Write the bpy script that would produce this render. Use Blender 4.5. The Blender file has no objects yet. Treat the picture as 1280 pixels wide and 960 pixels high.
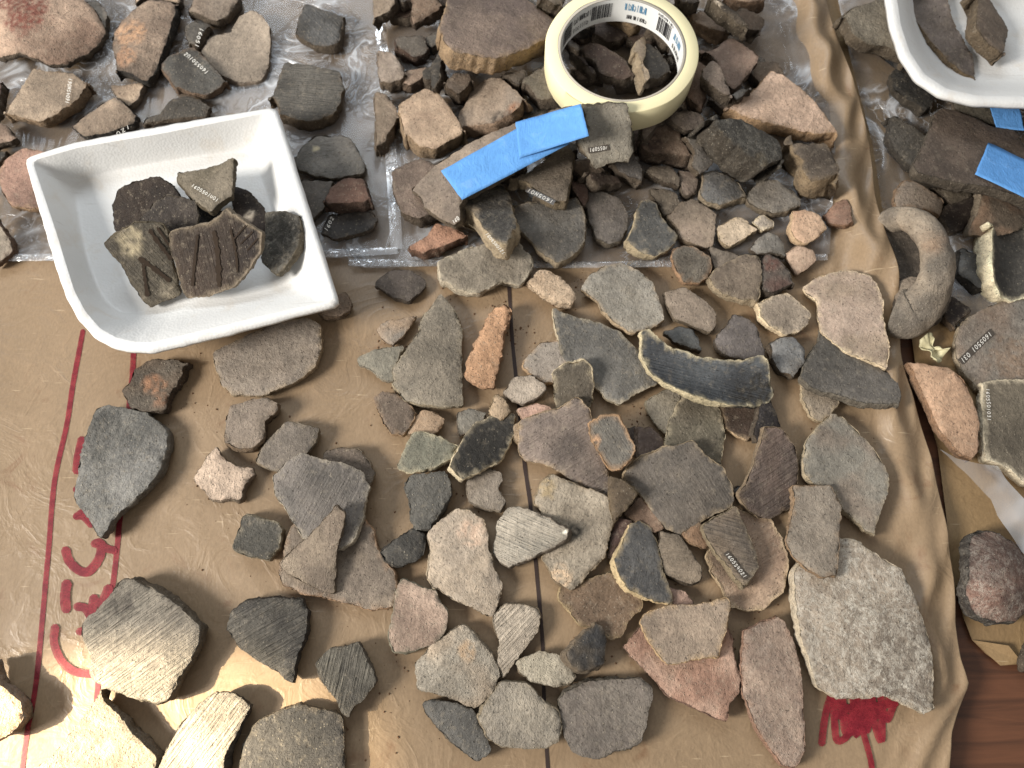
import bpy, math, random
import numpy as np
from mathutils import Vector, noise as mnoise, geometry as mgeo

# ------------------------------------------------------------------ camera, world, lights
scene = bpy.context.scene
CAM_H, TILT, FPX = 0.435, math.radians(18.0), 967.0
cam_data = bpy.data.cameras.new("camera")
cam_data.sensor_width = 36.0
cam_data.lens = FPX / 1280.0 * 36.0
cam_data.clip_start, cam_data.clip_end = 0.01, 50.0
cam_data.dof.use_dof = True
cam_data.dof.focus_distance = 0.425
cam_data.dof.aperture_fstop = 9.0
cam = bpy.data.objects.new("camera", cam_data)
cam.location = (0, 0, CAM_H)
cam.rotation_euler = (TILT, 0, 0)
scene.collection.objects.link(cam)
scene.camera = cam

world = bpy.data.worlds.new("World")
scene.world = world
world.use_nodes = True
bg = world.node_tree.nodes["Background"]
bg.inputs[0].default_value = (1.0, 0.97, 0.94, 1)
bg.inputs[1].default_value = 0.34

def aim(o, target):
    d = Vector(target) - o.location
    o.rotation_euler = d.to_track_quat('-Z', 'Y').to_euler()

def area(name, loc, target, sx, sy, power, color):
    l = bpy.data.lights.new(name, 'AREA')
    l.shape = 'RECTANGLE'; l.size = sx; l.size_y = sy
    l.energy = power; l.color = color
    o = bpy.data.objects.new(name, l); o.location = loc
    scene.collection.objects.link(o); aim(o, target)
    return o

area("window_light", (-1.90, -0.50, 1.22), (0.05, 0.12, 0), 0.62, 0.70, 92.0, (1.0, 0.955, 0.895))
area("far_window_light", (-0.45, 1.45, 1.35), (0.0, 0.2, 0), 1.5, 0.6, 15.0, (0.82, 0.91, 1.0))
sl = bpy.data.lights.new("sunbeam", 'SPOT')
sl.energy = 680.0; sl.color = (1.0, 0.86, 0.62)
sl.spot_size = math.radians(5.6); sl.spot_blend = 0.16; sl.shadow_soft_size = 0.016
so = bpy.data.objects.new("sunbeam", sl)
so.location = (-1.5, -0.34, 0.95)
scene.collection.objects.link(so)
SUN_TARGET_PX = (105, 1015)

scene.view_settings.view_transform = 'Standard'
scene.view_settings.look = 'None'
scene.view_settings.exposure = 0.18
scene.view_settings.gamma = 1.0
scene.render.engine = 'CYCLES'
scene.cycles.max_bounces = 8
scene.cycles.transparent_max_bounces = 12
scene.cycles.caustics_reflective = False
scene.cycles.caustics_refractive = False
scene.cycles.use_denoising = True

# ------------------------------------------------------------------ pixel <-> place
CT, ST = math.cos(TILT), math.sin(TILT)
RM = np.array([[1, 0, 0], [0, CT, -ST], [0, ST, CT]])
CAMP = np.array([0, 0, CAM_H])

def rays(px):
    px = np.asarray(px, float).reshape(-1, 2)
    d = np.stack([(px[:, 0] - 640) / FPX, -(px[:, 1] - 480) / FPX, -np.ones(len(px))], 1)
    return d @ RM.T

def on_plane(px, plane):
    """plane = (cx, cy, z0, a, b): z = z0 + a (x-cx) + b (y-cy)"""
    cx, cy, z0, a, b = plane
    d = rays(px)
    num = z0 - a * cx - b * cy - CAM_H
    den = d[:, 2] - a * d[:, 0] - b * d[:, 1]
    return CAMP + d * (num / den)[:, None]

def at_z(px, z=0.0):
    return on_plane(px, (0, 0, z, 0, 0))

def to_px(P):
    q = (np.asarray(P, float).reshape(-1, 3) - CAMP) @ RM
    return np.stack([640 + FPX * q[:, 0] / -q[:, 2], 480 - FPX * q[:, 1] / -q[:, 2]], 1)

aim(so, at_z([SUN_TARGET_PX])[0])

TILES = {'A': (470, 0, 4.8), 'B': (660, 0, 5.3333), 'C': (800, 0, 4.8), 'D': (800, 160, 4.0),
         'E': (500, 120, 4.0), 'F': (630, 380, 4.3636), 'G': (780, 420, 4.3636),
         'H': (840, 580, 4.3636), 'I': (1090, 110, 5.0526), 'J': (1090, 240, 4.0),
         'K': (130, 190, 4.8), 'Z': (0, 0, 1.0)}

def pix(tile, s):
    if tile in TILES:
        ox, oy, k = TILES[tile]
    else:
        ox, oy, k = int(tile[0]) * 320, int(tile[1]) * 240, 4.0
    return np.array([[ox + float(a) / k, oy + float(b) / k]
                     for a, b in (w.split(',') for w in s.split())])

# ------------------------------------------------------------------ helpers
def lin(c):
    c = np.asarray(c, float) / 255.0
    return np.where(c <= 0.04045, c / 12.92, ((c + 0.055) / 1.055) ** 2.4)

PAL = {k: lin(v) for k, v in dict(
    dk=(80, 78, 76), bk=(60, 57, 54), gr=(120, 115, 108), bg=(100, 103, 106), gb=(126, 112, 98),
    br=(112, 92, 76), db=(80, 64, 50), tn=(160, 136, 110), pk=(154, 127, 111), rd=(146, 101, 82),
    og=(168, 120, 84), cr=(186, 168, 136), lg=(146, 139, 128), pu=(114, 98, 93), ol=(107, 99, 84),
    ed=(152, 128, 96), ek=(96, 82, 66), ep=(190, 173, 138), eo=(165, 122, 84), rr=(132, 62, 44),
    wt=(205, 198, 184), pe=(176, 144, 118)).items()}

def colour(k):
    c = PAL[k] if k in PAL else lin([int(k[i:i + 2], 16) for i in (0, 2, 4)])
    lum = float(c @ np.array([0.25, 0.65, 0.10]))
    return (c * np.array([1.04, 1.0, 0.94]) * 0.64 + lum * np.array([1.12, 0.99, 0.85]) * 0.36) * 1.18 * (lum / 0.19) ** 0.42       # fired clay is duller than it looks

def fbm(p, o=3):
    s, a, n = 0.0, 1.0, 0.0
    v = Vector(p)
    for _ in range(o):
        s += a * mnoise.noise(v); n += a
        v = v * 2.03 + Vector((3.1, 1.7, 9.2)); a *= 0.5
    return s / n

def sstep(a, b, x):
    t = np.clip((np.asarray(x, float) - a) / (b - a), 0, 1)
    return t * t * (3 - 2 * t)

def link_mesh(name, verts, faces, mat, parent=None, smooth=True):
    me = bpy.data.meshes.new(name)
    me.from_pydata([tuple(map(float, v)) for v in verts], [], faces)
    if smooth:
        me.polygons.foreach_set('use_smooth', [True] * len(me.polygons))
    me.materials.append(mat)
    me.update()
    o = bpy.data.objects.new(name, me)
    scene.collection.objects.link(o)
    if parent:
        o.parent = parent
    return o

def tag(o, label=None, cat=None, group=None, kind=None):
    if label: o['label'] = label
    if cat: o['category'] = cat
    if group: o['group'] = group
    if kind: o['kind'] = kind
    return o

def attr(me, name, typ, data):
    a = me.attributes.new(name, typ, 'POINT')
    key = {'FLOAT': 'value', 'FLOAT_VECTOR': 'vector', 'FLOAT_COLOR': 'color'}[typ]
    a.data.foreach_set(key, np.asarray(data, np.float32).ravel())

def resample(P, n):
    P = np.asarray(P, float)
    Q = np.vstack([P, P[:1]])
    seg = np.linalg.norm(np.diff(Q, axis=0), axis=1)
    cum = np.concatenate([[0], np.cumsum(seg)])
    t = np.linspace(0, cum[-1], n, endpoint=False)
    return np.stack([np.interp(t, cum, Q[:, i]) for i in range(P.shape[1])], 1)

def chaikin(P, r=0.2, closed=True):
    out = []
    n = len(P)
    for i in range(n if closed else n - 1):
        a, b = P[i], P[(i + 1) % n]
        out += [a * (1 - r) + b * r, a * r + b * (1 - r)]
    if not closed:
        out = [P[0]] + out + [P[-1]]
    return np.array(out)

def spline(P, n):
    """open Catmull-Rom through the points"""
    P = np.asarray(P, float)
    if len(P) < 3:
        t = np.linspace(0, 1, n)[:, None]
        return P[0] * (1 - t) + P[-1] * t
    Q = np.vstack([2 * P[0] - P[1], P, 2 * P[-1] - P[-2]])
    out = []
    for u in np.linspace(0, len(P) - 1 - 1e-6, n):
        i = int(u); t = u - i
        a, b, c, d = Q[i:i + 4]
        out.append(0.5 * (2 * b + (c - a) * t + (2 * a - 5 * b + 4 * c - d) * t * t + (3 * b - a - 3 * c + d) * t ** 3))
    return np.array(out)

def area2(P):
    x, y = P[:, 0], P[:, 1]
    return np.sum(x * np.roll(y, -1) - np.roll(x, -1) * y)

def inside(P, X, Y):
    r = np.zeros(X.shape, bool)
    j = len(P) - 1
    for i in range(len(P)):
        xi, yi, xj, yj = P[i][0], P[i][1], P[j][0], P[j][1]
        if yi != yj:
            r ^= ((yi > Y) != (yj > Y)) & (X < (xj - xi) * (Y - yi) / (yj - yi) + xi)
        j = i
    return r

# height map of what has been put on the table so far
GX0, GY0, GRES = -0.46, -0.26, 0.0016
GNX, GNY = 580, 560
HMAP = np.zeros((GNY, GNX))
gx = GX0 + np.arange(GNX) * GRES
gy = GY0 + np.arange(GNY) * GRES

def cells(P):
    x0 = max(0, int((P[:, 0].min() - GX0) / GRES)); x1 = min(GNX, int((P[:, 0].max() - GX0) / GRES) + 2)
    y0 = max(0, int((P[:, 1].min() - GY0) / GRES)); y1 = min(GNY, int((P[:, 1].max() - GY0) / GRES) + 2)
    if x1 <= x0 or y1 <= y0:
        return None
    X, Y = np.meshgrid(gx[x0:x1], gy[y0:y1])
    return (slice(y0, y1), slice(x0, x1)), X, Y, inside(P, X, Y)

def raise_map(P, z):
    c = cells(P)
    if c:
        sl_, X, Y, m = c
        h = HMAP[sl_]
        zz = z(X, Y) if callable(z) else z
        h[m] = np.maximum(h, zz)[m]

def rest(P, rng):
    """plane on which a flat-bottomed piece with outline P would come to rest"""
    c0 = P[:, :2].mean(0)
    Q = c0 + (P[:, :2] - c0) * 0.86
    c = cells(Q)
    if c is None or c[3].sum() < 4:
        return (c0[0], c0[1], 0.0, 0, 0)
    sl_, X, Y, m = c
    h = HMAP[sl_][m]; xs = X[m]; ys = Y[m]
    if h.max() - h.min() < 0.0012:
        return (c0[0], c0[1], float(h.max()), 0, 0)
    # candidates: the highest point in each sector plus a spread of others
    ang = np.arctan2(ys - c0[1], xs - c0[0]); rad = np.hypot(xs - c0[0], ys - c0[1])
    pick = set()
    R = rad.max()
    for k in range(14):
        lo = -math.pi + k * 2 * math.pi / 14
        s = np.where((ang >= lo) & (ang < lo + 2 * math.pi / 14))[0]
        if len(s):
            for sub in (s[rad[s] > 0.62 * R], s[rad[s] <= 0.62 * R]):
                if len(sub):
                    pick.add(int(sub[np.argmax(h[sub] + 0.01 * rad[sub])]))
    pick = np.array(sorted(pick))
    pts = np.stack([xs[pick] - c0[0], ys[pick] - c0[1], h[pick]], 1)
    n = len(pts)
    best = None
    idx = np.array([(i, j, k) for i in range(n) for j in range(i + 1, n) for k in range(j + 1, n)])
    A, B, C = pts[idx[:, 0]], pts[idx[:, 1]], pts[idx[:, 2]]
    nrm = np.cross(B - A, C - A)
    ok = np.abs(nrm[:, 2]) > 1e-7
    nrm = np.where(ok[:, None], nrm, [0, 0, 1.0])
    a = -nrm[:, 0] / nrm[:, 2]; b = -nrm[:, 1] / nrm[:, 2]
    z0 = A[:, 2] - a * A[:, 0] - b * A[:, 1]
    gap = (z0[:, None] + a[:, None] * pts[None, :, 0] + b[:, None] * pts[None, :, 1] - pts[None, :, 2]).min(1)
    cost = z0 + np.maximum(0, -gap - 0.0012) * 8 + np.maximum(0, np.hypot(a, b) - 0.42) * 0.05
    cost[~ok] = 9
    i = int(np.argmin(cost))
    aa, bb, zz = float(a[i]), float(b[i]), float(z0[i])
    s = math.hypot(aa, bb)
    if s > 0.42:
        k = 0.42 / s
        aa *= k; bb *= k
        zz = float(np.quantile(h - aa * (xs - c0[0]) - bb * (ys - c0[1]), 0.93))
    return (c0[0], c0[1], zz, aa, bb)

# ------------------------------------------------------------------ materials
class NT:
    def __init__(self, name):
        self.m = bpy.data.materials.new(name); self.m.use_nodes = True
        self.t = self.m.node_tree; self.t.nodes.clear()
        self.out = self.n('ShaderNodeOutputMaterial')
    def n(self, typ, **kw):
        nd = self.t.nodes.new(typ)
        for k, v in kw.items(): setattr(nd, k, v)
        return nd
    def l(self, a, b): self.t.links.new(a, b)
    def val(self, sock, v):
        if isinstance(v, bpy.types.NodeSocket): self.l(v, sock)
        else: sock.default_value = v
    def math(self, op, a, b=0.5, clamp=False):
        nd = self.n('ShaderNodeMath', operation=op, use_clamp=clamp)
        self.val(nd.inputs[0], a); self.val(nd.inputs[1], b)
        return nd.outputs[0]
    def noise(self, vec, scale, detail=3, rough=0.55, dist=0.0):
        nd = self.n('ShaderNodeTexNoise')
        if vec is not None: self.l(vec, nd.inputs['Vector'])
        nd.inputs['Scale'].default_value = scale; nd.inputs['Detail'].default_value = detail
        nd.inputs['Roughness'].default_value = rough; nd.inputs['Distortion'].default_value = dist
        return nd.outputs['Fac']
    def ramp(self, fac, a, b):
        nd = self.n('ShaderNodeMapRange', interpolation_type='SMOOTHSTEP')
        self.val(nd.inputs['Value'], fac)
        nd.inputs['From Min'].default_value = a; nd.inputs['From Max'].default_value = b
        return nd.outputs[0]
    def mix(self, fac, a, b, mode='MIX'):
        nd = self.n('ShaderNodeMix', data_type='RGBA', blend_type=mode)
        self.val(nd.inputs['Factor'], fac)
        for s, v in ((nd.inputs[6], a), (nd.inputs[7], b)):
            if isinstance(v, bpy.types.NodeSocket): self.l(v, s)
            else: s.default_value = tuple(v) + ((1,) if len(v) == 3 else ())
        return nd.outputs[2]
    def bump(self, h, dist, strength=1.0, normal=None):
        nd = self.n('ShaderNodeBump')
        nd.inputs['Strength'].default_value = strength; nd.inputs['Distance'].default_value = dist
        self.l(h, nd.inputs['Height'])
        if normal is not None: self.l(normal, nd.inputs['Normal'])
        return nd.outputs[0]
    def principled(self, col, rough=0.8, normal=None, spec=0.3, **kw):
        p = self.n('ShaderNodeBsdfPrincipled')
        self.val(p.inputs['Base Color'], col if isinstance(col, bpy.types.NodeSocket) else tuple(col) + (1,))
        self.val(p.inputs['Roughness'], rough)
        p.inputs['Specular IOR Level'].default_value = spec
        for k, v in kw.items(): self.val(p.inputs[k.replace('_', ' ')], v)
        if normal is not None: self.l(normal, p.inputs['Normal'])
        self.l(p.outputs[0], self.out.inputs[0])
        return p
    def coord(self, which='Object'):
        return self.n('ShaderNodeTexCoord').outputs[which]

def sherd_material():
    t = NT('fired_clay')
    P = t.n('ShaderNodeNewGeometry').outputs['Position']
    at = lambda n, o='Fac': t.n('ShaderNodeAttribute', attribute_name=n).outputs[o]
    col = at('clay', 'Color')
    edge = at('edge')
    prm = t.n('ShaderNodeSeparateXYZ'); t.l(at('finish', 'Vector'), prm.inputs[0])
    grit, stri, crust = prm.outputs[0], prm.outputs[1], prm.outputs[2]
    sv = at('grain', 'Vector')
    big = t.noise(P, 110, 4, 0.6, 0.4)
    mid = t.noise(P, 420, 4, 0.6)
    fine = t.noise(P, 1700, 3, 0.65)
    # tonal mottling
    f = t.math('MULTIPLY_ADD', big, 1.0); t.t.nodes[-1].inputs[2].default_value = 0.5
    c = t.mix(1.0, col, t_grey(t, f), "MULTIPLY")
    f2 = t.math('MULTIPLY_ADD', mid, 0.8); t.t.nodes[-1].inputs[2].default_value = 0.60
    c = t.mix(1.0, c, t_grey(t, f2), 'MULTIPLY')
    f4 = t.math('MULTIPLY_ADD', fine, 0.7); t.t.nodes[-1].inputs[2].default_value = 0.65
    c = t.mix(1.0, c, t_grey(t, f4), "MULTIPLY")
    # pale dust and temper grains
    vo = t.n('ShaderNodeTexVoronoi', feature='F1'); vo.inputs['Scale'].default_value = 620
    vo.inputs['Randomness'].default_value = 1.0
    t.l(P, vo.inputs['Vector'])
    sepc = t.n('ShaderNodeSeparateColor'); t.l(vo.outputs['Color'], sepc.inputs[0])
    isg = t.math('MULTIPLY', t.ramp(sepc.outputs[0], 0.72, 0.86), t.math('SUBTRACT', 1.0, t.ramp(vo.outputs['Distance'], 0.12, 0.34)))
    c = t.mix(t.math('MULTIPLY', isg, t.math('ADD', t.math('MULTIPLY', grit, 0.45), 0.10)), c, (0.52, 0.45, 0.34))
    isd = t.math('MULTIPLY', t.math('SUBTRACT', 1.0, t.ramp(sepc.outputs[0], 0.10, 0.20)), t.math('SUBTRACT', 1.0, t.ramp(vo.outputs['Distance'], 0.10, 0.36)))
    c = t.mix(t.math('MULTIPLY', isd, t.math('ADD', t.math('MULTIPLY', grit, 0.5), 0.2)), c, (0.03, 0.026, 0.022))
    dust = t.math('MULTIPLY', t.ramp(t.noise(P, 230, 6, 0.72), 0.52, 0.72), 0.30)
    c = t.mix(dust, c, (0.36, 0.30, 0.22))
    # wiping / scratch lines
    mp = t.n('ShaderNodeMapping'); mp.inputs['Scale'].default_value = (45, 800, 45); t.l(sv, mp.inputs['Vector'])
    ln = t.noise(mp.outputs[0], 1.0, 3, 0.6, 0.15)
    lm = t.math('MULTIPLY', t.math('SUBTRACT', ln, 0.5), stri)
    f3 = t.math('MULTIPLY_ADD', lm, 1.5); t.t.nodes[-1].inputs[2].default_value = 1.0
    c = t.mix(1.0, c, t_grey(t, f3), 'MULTIPLY')
    # lime crust veins
    v2 = t.noise(P, 60, 6, 0.68, 0.5)
    ridge = t.math('SUBTRACT', 1.0, t.math('MULTIPLY', t.math('ABSOLUTE', t.math('SUBTRACT', v2, 0.5)), 22.0), True)
    area_ = t.ramp(t.noise(P, 48, 4, 0.6, 0.8), 0.36, 0.64)
    fleck = t.ramp(t.noise(P, 330, 9, 0.85, 0.3), 0.47, 0.60)
    cm = t.math('MULTIPLY', t.math('MULTIPLY', t.math('ADD', t.math('MULTIPLY', ridge, 0.5), t.math('MULTIPLY', fleck, t.math('ADD', t.math('MULTIPLY', area_, 0.75), 0.22))), crust), 0.72, True)
    c = t.mix(cm, c, (0.62, 0.57, 0.48))
    # little pits
    pit = t.ramp(t.noise(P, 760, 2, 0.5), 0.66, 0.74)
    c = t.mix(t.math('MULTIPLY', pit, 0.55), c, (0.05, 0.04, 0.03))
    # relief
    hh = t.math('ADD', t.math('MULTIPLY', mid, 0.9), t.math('MULTIPLY', fine, 0.45))
    g2 = t.math('ADD', t.math('MULTIPLY', grit, 1.1), t.math('MULTIPLY', edge, 0.9))
    hh = t.math('MULTIPLY', hh, t.math('ADD', g2, 0.35))
    hh = t.math('ADD', hh, t.math('MULTIPLY', isg, t.math('MULTIPLY', grit, 0.5)))
    hh = t.math('ADD', hh, t.math('MULTIPLY', lm, 2.1))
    hh = t.math('SUBTRACT', hh, t.math('MULTIPLY', pit, 0.5))
    nb = t.bump(hh, 0.0013, 1.0)
    t.principled(c, t.math('ADD', t.math('MULTIPLY', grit, 0.22), 0.62, True), nb, 0.32)
    return t.m

def t_grey(t, v):
    nd = t.n('ShaderNodeCombineColor')
    for i in range(3): t.l(v, nd.inputs[i])
    return nd.outputs[0]

M_CLAY = sherd_material()

def simple(name, col, rough=0.6, spec=0.3, bump=0.0, bscale=900, var=0.12, **kw):
    t = NT(name)
    P = t.n('ShaderNodeNewGeometry').outputs['Position']
    n1 = t.noise(P, bscale, 4, 0.6)
    n2 = t.noise(P, 60, 3, 0.5)
    f = t.math('MULTIPLY_ADD', t.math('ADD', n1, n2), var); t.t.nodes[-1].inputs[2].default_value = 1.0 - var
    c = t.mix(1.0, tuple(lin(col)), t_grey(t, f), 'MULTIPLY')
    nb = t.bump(n1, bump, 1.0) if bump else None
    t.principled(c, rough, nb, spec, **kw)
    return t.m

M_INK = simple('white_ink', (226, 222, 212), 0.6)
M_VARNISH = simple('dark_varnish', (72, 65, 58), 0.28, 0.5)
def marker():
    t = NT('red_marker_ink')
    P = t.n('ShaderNodeNewGeometry').outputs['Position']
    n1 = t.noise(P, 1300, 4, 0.65); n2 = t.noise(P, 150, 4, 0.6, 0.5)
    c = t.mix(t.ramp(n2, 0.35, 0.68), tuple(lin((104, 20, 32))), tuple(lin((142, 40, 50))))
    p = t.principled(c, 0.5, None, 0.3)
    tr = t.n('ShaderNodeBsdfTransparent'); m = t.n('ShaderNodeMixShader')
    t.l(t.math('MULTIPLY', t.ramp(t.math('ADD', t.math('MULTIPLY', n1, 0.6), t.math('MULTIPLY', n2, 0.4)), 0.40, 0.66), 0.45), m.inputs[0])
    t.l(p.outputs[0], m.inputs[1]); t.l(tr.outputs[0], m.inputs[2]); t.l(m.outputs[0], t.out.inputs[0])
    return t.m
M_RED = marker()
M_PAINT = simple('dark_slip', (47, 37, 28), 0.8, 0.15, var=0.35)
M_BLACKLINE = simple('black_marker_ink', (52, 40, 36), 0.6)
def crepe():
    t = NT('blue_crepe_tape')
    P = t.n('ShaderNodeNewGeometry').outputs['Position']
    mp = t.n('ShaderNodeMapping'); mp.inputs['Scale'].default_value = (1500, 260, 300); mp.inputs['Rotation'].default_value = (0, 0, -0.45); t.l(P, mp.inputs['Vector'])
    n1 = t.noise(mp.outputs[0], 1.0, 3, 0.6); n2 = t.noise(P, 95, 5, 0.65, 0.6)
    f = t.math('MULTIPLY_ADD', t.math('ADD', t.math('MULTIPLY', n1, 0.7), n2), 0.42); t.t.nodes[-1].inputs[2].default_value = 0.62
    c = t.mix(1.0, tuple(lin((92, 146, 204))), t_grey(t, f), 'MULTIPLY')
    c = t.mix(t.math('MULTIPLY', t.ramp(n2, 0.52, 0.72), 0.35), c, tuple(lin((126, 160, 200))))
    h = t.math('ADD', t.math('MULTIPLY', n1, 0.5), t.math('MULTIPLY', n2, 2.0))
    t.principled(c, 0.7, t.bump(h, 0.0006, 1.0), 0.2)
    return t.m
M_BLUE = crepe()
M_MASK = simple('masking_tape_paper', (232, 222, 180), 0.6, 0.25, 0.00008, 1200, 0.05)
M_CARD = simple('grey_cardboard', (178, 170, 156), 0.85, 0.2, 0.0001, 1500, 0.1)
M_CORE = simple('printed_core_paper', (226, 226, 222), 0.35, 0.4, var=0.03)
M_PRINT = simple('black_print', (38, 36, 40), 0.5)
M_PRINTB = simple('blue_print', (70, 128, 165), 0.5)
M_LEAF = simple('dry_leaf', (190, 182, 146), 0.5, 0.4, 0.0002, 700, 0.12)
M_CRUMB = simple('clay_dust', (104, 76, 54), 0.9)

def foam_material():
    t = NT('white_foam')
    P = t.n('ShaderNodeNewGeometry').outputs['Position']
    vo = t.n('ShaderNodeTexVoronoi', feature='F1'); vo.inputs['Scale'].default_value = 650
    t.l(P, vo.inputs['Vector'])
    n2 = t.noise(P, 35, 3, 0.5)
    h = t.math('ADD', t.math('MULTIPLY', vo.outputs['Distance'], 0.6), t.math('MULTIPLY', n2, 2.0))
    f = t.math('MULTIPLY_ADD', n2, 0.10); t.t.nodes[-1].inputs[2].default_value = 0.92
    c = t.mix(1.0, (0.66, 0.655, 0.635), t_grey(t, f), 'MULTIPLY')
    sm_ = t.math('MULTIPLY', t.ramp(t.noise(P, 55, 6, 0.7, 0.6), 0.50, 0.74), 0.30)
    c = t.mix(sm_, c, tuple(lin((190, 172, 146))))
    mp = t.n('ShaderNodeMapping'); mp.inputs['Scale'].default_value = (40, 700, 60); mp.inputs['Rotation'].default_value = (0, 0, 0.5); t.l(P, mp.inputs['Vector'])
    scr = t.math('MULTIPLY', t.ramp(t.noise(mp.outputs[0], 1.0, 2, 0.5), 0.69, 0.74), 0.22)
    c = t.mix(scr, c, tuple(lin((150, 142, 130))))
    t.principled(c, 0.42, t.bump(h, 0.00022, 0.8), 0.45, Subsurface_Weight=0.0)
    return t.m
M_FOAM = foam_material()

def paper_material(name, base=(136, 115, 90)):
    t = NT(name)
    P = t.n('ShaderNodeNewGeometry').outputs['Position']
    fib = t.n('ShaderNodeMapping'); fib.inputs['Scale'].default_value = (900, 420, 400); t.l(P, fib.inputs['Vector'])
    n1 = t.noise(fib.outputs[0], 1.0, 4, 0.65)
    n2 = t.noise(P, 26, 4, 0.6, 0.6)
    n3 = t.noise(P, 7, 3, 0.5)
    f = t.math('MULTIPLY_ADD', n1, 0.55); t.t.nodes[-1].inputs[2].default_value = 0.60
    f = t.math('ADD', f, t.math('MULTIPLY', n2, 0.26))
    c = t.mix(1.0, tuple(lin(base)), t_grey(t, f), 'MULTIPLY')
    # earth stains and fine dirt between the finds
    st = t.math('MULTIPLY', t.ramp(t.noise(P, 38, 6, 0.7, 0.8), 0.56, 0.74), 0.65)
    c = t.mix(st, c, tuple(lin((112, 82, 58))))
    dd = t.math('MULTIPLY', t.ramp(t.noise(P, 900, 2, 0.5), 0.70, 0.76), t.ramp(t.noise(P, 30, 3, 0.5), 0.45, 0.65))
    c = t.mix(t.math('MULTIPLY', dd, 0.7), c, tuple(lin((88, 62, 44))))
    # pale scuffs
    mp = t.n('ShaderNodeMapping'); mp.inputs['Scale'].default_value = (60, 700, 60); mp.inputs['Rotation'].default_value = (0, 0, 0.9); t.l(P, mp.inputs['Vector'])
    sc = t.math('MULTIPLY', t.ramp(t.noise(mp.outputs[0], 1.0, 2, 0.5), 0.68, 0.76), 0.34)
    c = t.mix(sc, c, tuple(lin((206, 184, 152))))
    cre = t.noise(P, 32, 4, 0.55, 1.2)
    rid = t.math('SUBTRACT', 1.0, t.math('MULTIPLY', t.math('ABSOLUTE', t.math('SUBTRACT', cre, 0.5)), 12.0), True)
    mix_ = t.n('ShaderNodeVectorMath', operation='MULTIPLY_ADD')
    nc = t.n('ShaderNodeTexNoise'); nc.inputs['Scale'].default_value = 14; nc.inputs['Detail'].default_value = 3; t.l(P, nc.inputs['Vector'])
    t.l(nc.outputs['Color'], mix_.inputs[0]); mix_.inputs[1].default_value = (0.05, 0.05, 0.0); t.l(P, mix_.inputs[2])
    vf = t.n('ShaderNodeTexVoronoi', feature='F1'); vf.inputs['Scale'].default_value = 16; t.l(mix_.outputs[0], vf.inputs['Vector'])
    h = t.math('ADD', t.math('MULTIPLY', n1, 0.16), t.math('ADD', t.math('MULTIPLY', n2, 0.5), t.math('ADD', t.math('MULTIPLY', rid, 0.4), t.math('MULTIPLY', vf.outputs['Distance'], 5.5))))
    rgh = t.math('MULTIPLY_ADD', n2, 0.2); t.t.nodes[-1].inputs[2].default_value = 0.34
    t.principled(c, rgh, t.bump(h, 0.0006, 0.6), 0.42)
    return t.m
M_PAPER = paper_material('kraft_paper')
M_PAPER2 = paper_material('kraft_paper_darker', (136, 112, 80))

def plastic_material(name, milk=0.06, crinkle=1.0, scale=22, haze=0.0):
    t = NT(name)
    P = t.n('ShaderNodeNewGeometry').outputs['Position']
    n = t.noise(P, scale, 3, 0.5, 1.4)
    r0 = t.math('SUBTRACT', 1.0, t.math('MULTIPLY', t.math('ABSOLUTE', t.math('SUBTRACT', n, 0.5)), 9.0), True)
    nn = t.noise(P, scale * 2.6, 2, 0.5, 1.8)
    r1 = t.math('SUBTRACT', 1.0, t.math('MULTIPLY', t.math('ABSOLUTE', t.math('SUBTRACT', nn, 0.5)), 14.0), True)
    here = t.ramp(t.noise(P, 17, 2, 0.5, 0.6), 0.40, 0.58)
    crease = t.math('MULTIPLY', t.math('POWER', t.math('MAXIMUM', r0, t.math('MULTIPLY', r1, 0.85)), 3.0), here)
    mp = t.n('ShaderNodeMapping'); mp.inputs['Scale'].default_value = (60, 16, 40); mp.inputs['Rotation'].default_value = (0, 0, 0.5); t.l(P, mp.inputs['Vector'])
    n3 = t.noise(mp.outputs[0], 1.0, 2, 0.5, 1.0)
    h = t.math('ADD', t.math('MULTIPLY', crease, 1.1), n3)
    nb = t.bump(h, 0.0019 * crinkle, 1.0)
    gl = t.n('ShaderNodeBsdfGlossy'); gl.inputs['Roughness'].default_value = 0.20; gl.inputs['Color'].default_value = (1, 1, 1, 1)
    t.l(nb, gl.inputs['Normal'])
    tr = t.n('ShaderNodeBsdfTransparent'); tr.inputs['Color'].default_value = (0.98, 0.98, 0.98, 1)
    df = t.n('ShaderNodeBsdfDiffuse'); df.inputs['Color'].default_value = (0.86, 0.90, 0.95, 1)
    fr = t.n('ShaderNodeFresnel'); fr.inputs['IOR'].default_value = 1.5; t.l(nb, fr.inputs['Normal'])
    m1 = t.n('ShaderNodeMixShader')
    fold_haze = t.ramp(t.noise(P, 11, 3, 0.55, 0.6), 0.45, 0.70)
    mk = t.math('ADD', t.math('MULTIPLY', t.math('ADD', t.math('MULTIPLY', fold_haze, 2.2), 0.7), milk), t.math('MULTIPLY', crease, 0.42), True)  # crease glints and reflected haze painted in as diffuse white, over the film's milkiness
    t.l(mk, m1.inputs[0]); t.l(tr.outputs[0], m1.inputs[1]); t.l(df.outputs[0], m1.inputs[2])
    m2 = t.n('ShaderNodeMixShader')
    t.l(t.math('MULTIPLY', fr.outputs[0], 0.62, True), m2.inputs[0]); t.l(m1.outputs[0], m2.inputs[1]); t.l(gl.outputs[0], m2.inputs[2])
    t.l(m2.outputs[0], t.out.inputs[0])
    return t.m
M_BAG = plastic_material('clear_bag_film', 0.05)
M_FILM = plastic_material('milky_film', 0.16, 0.5, 16)

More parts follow.
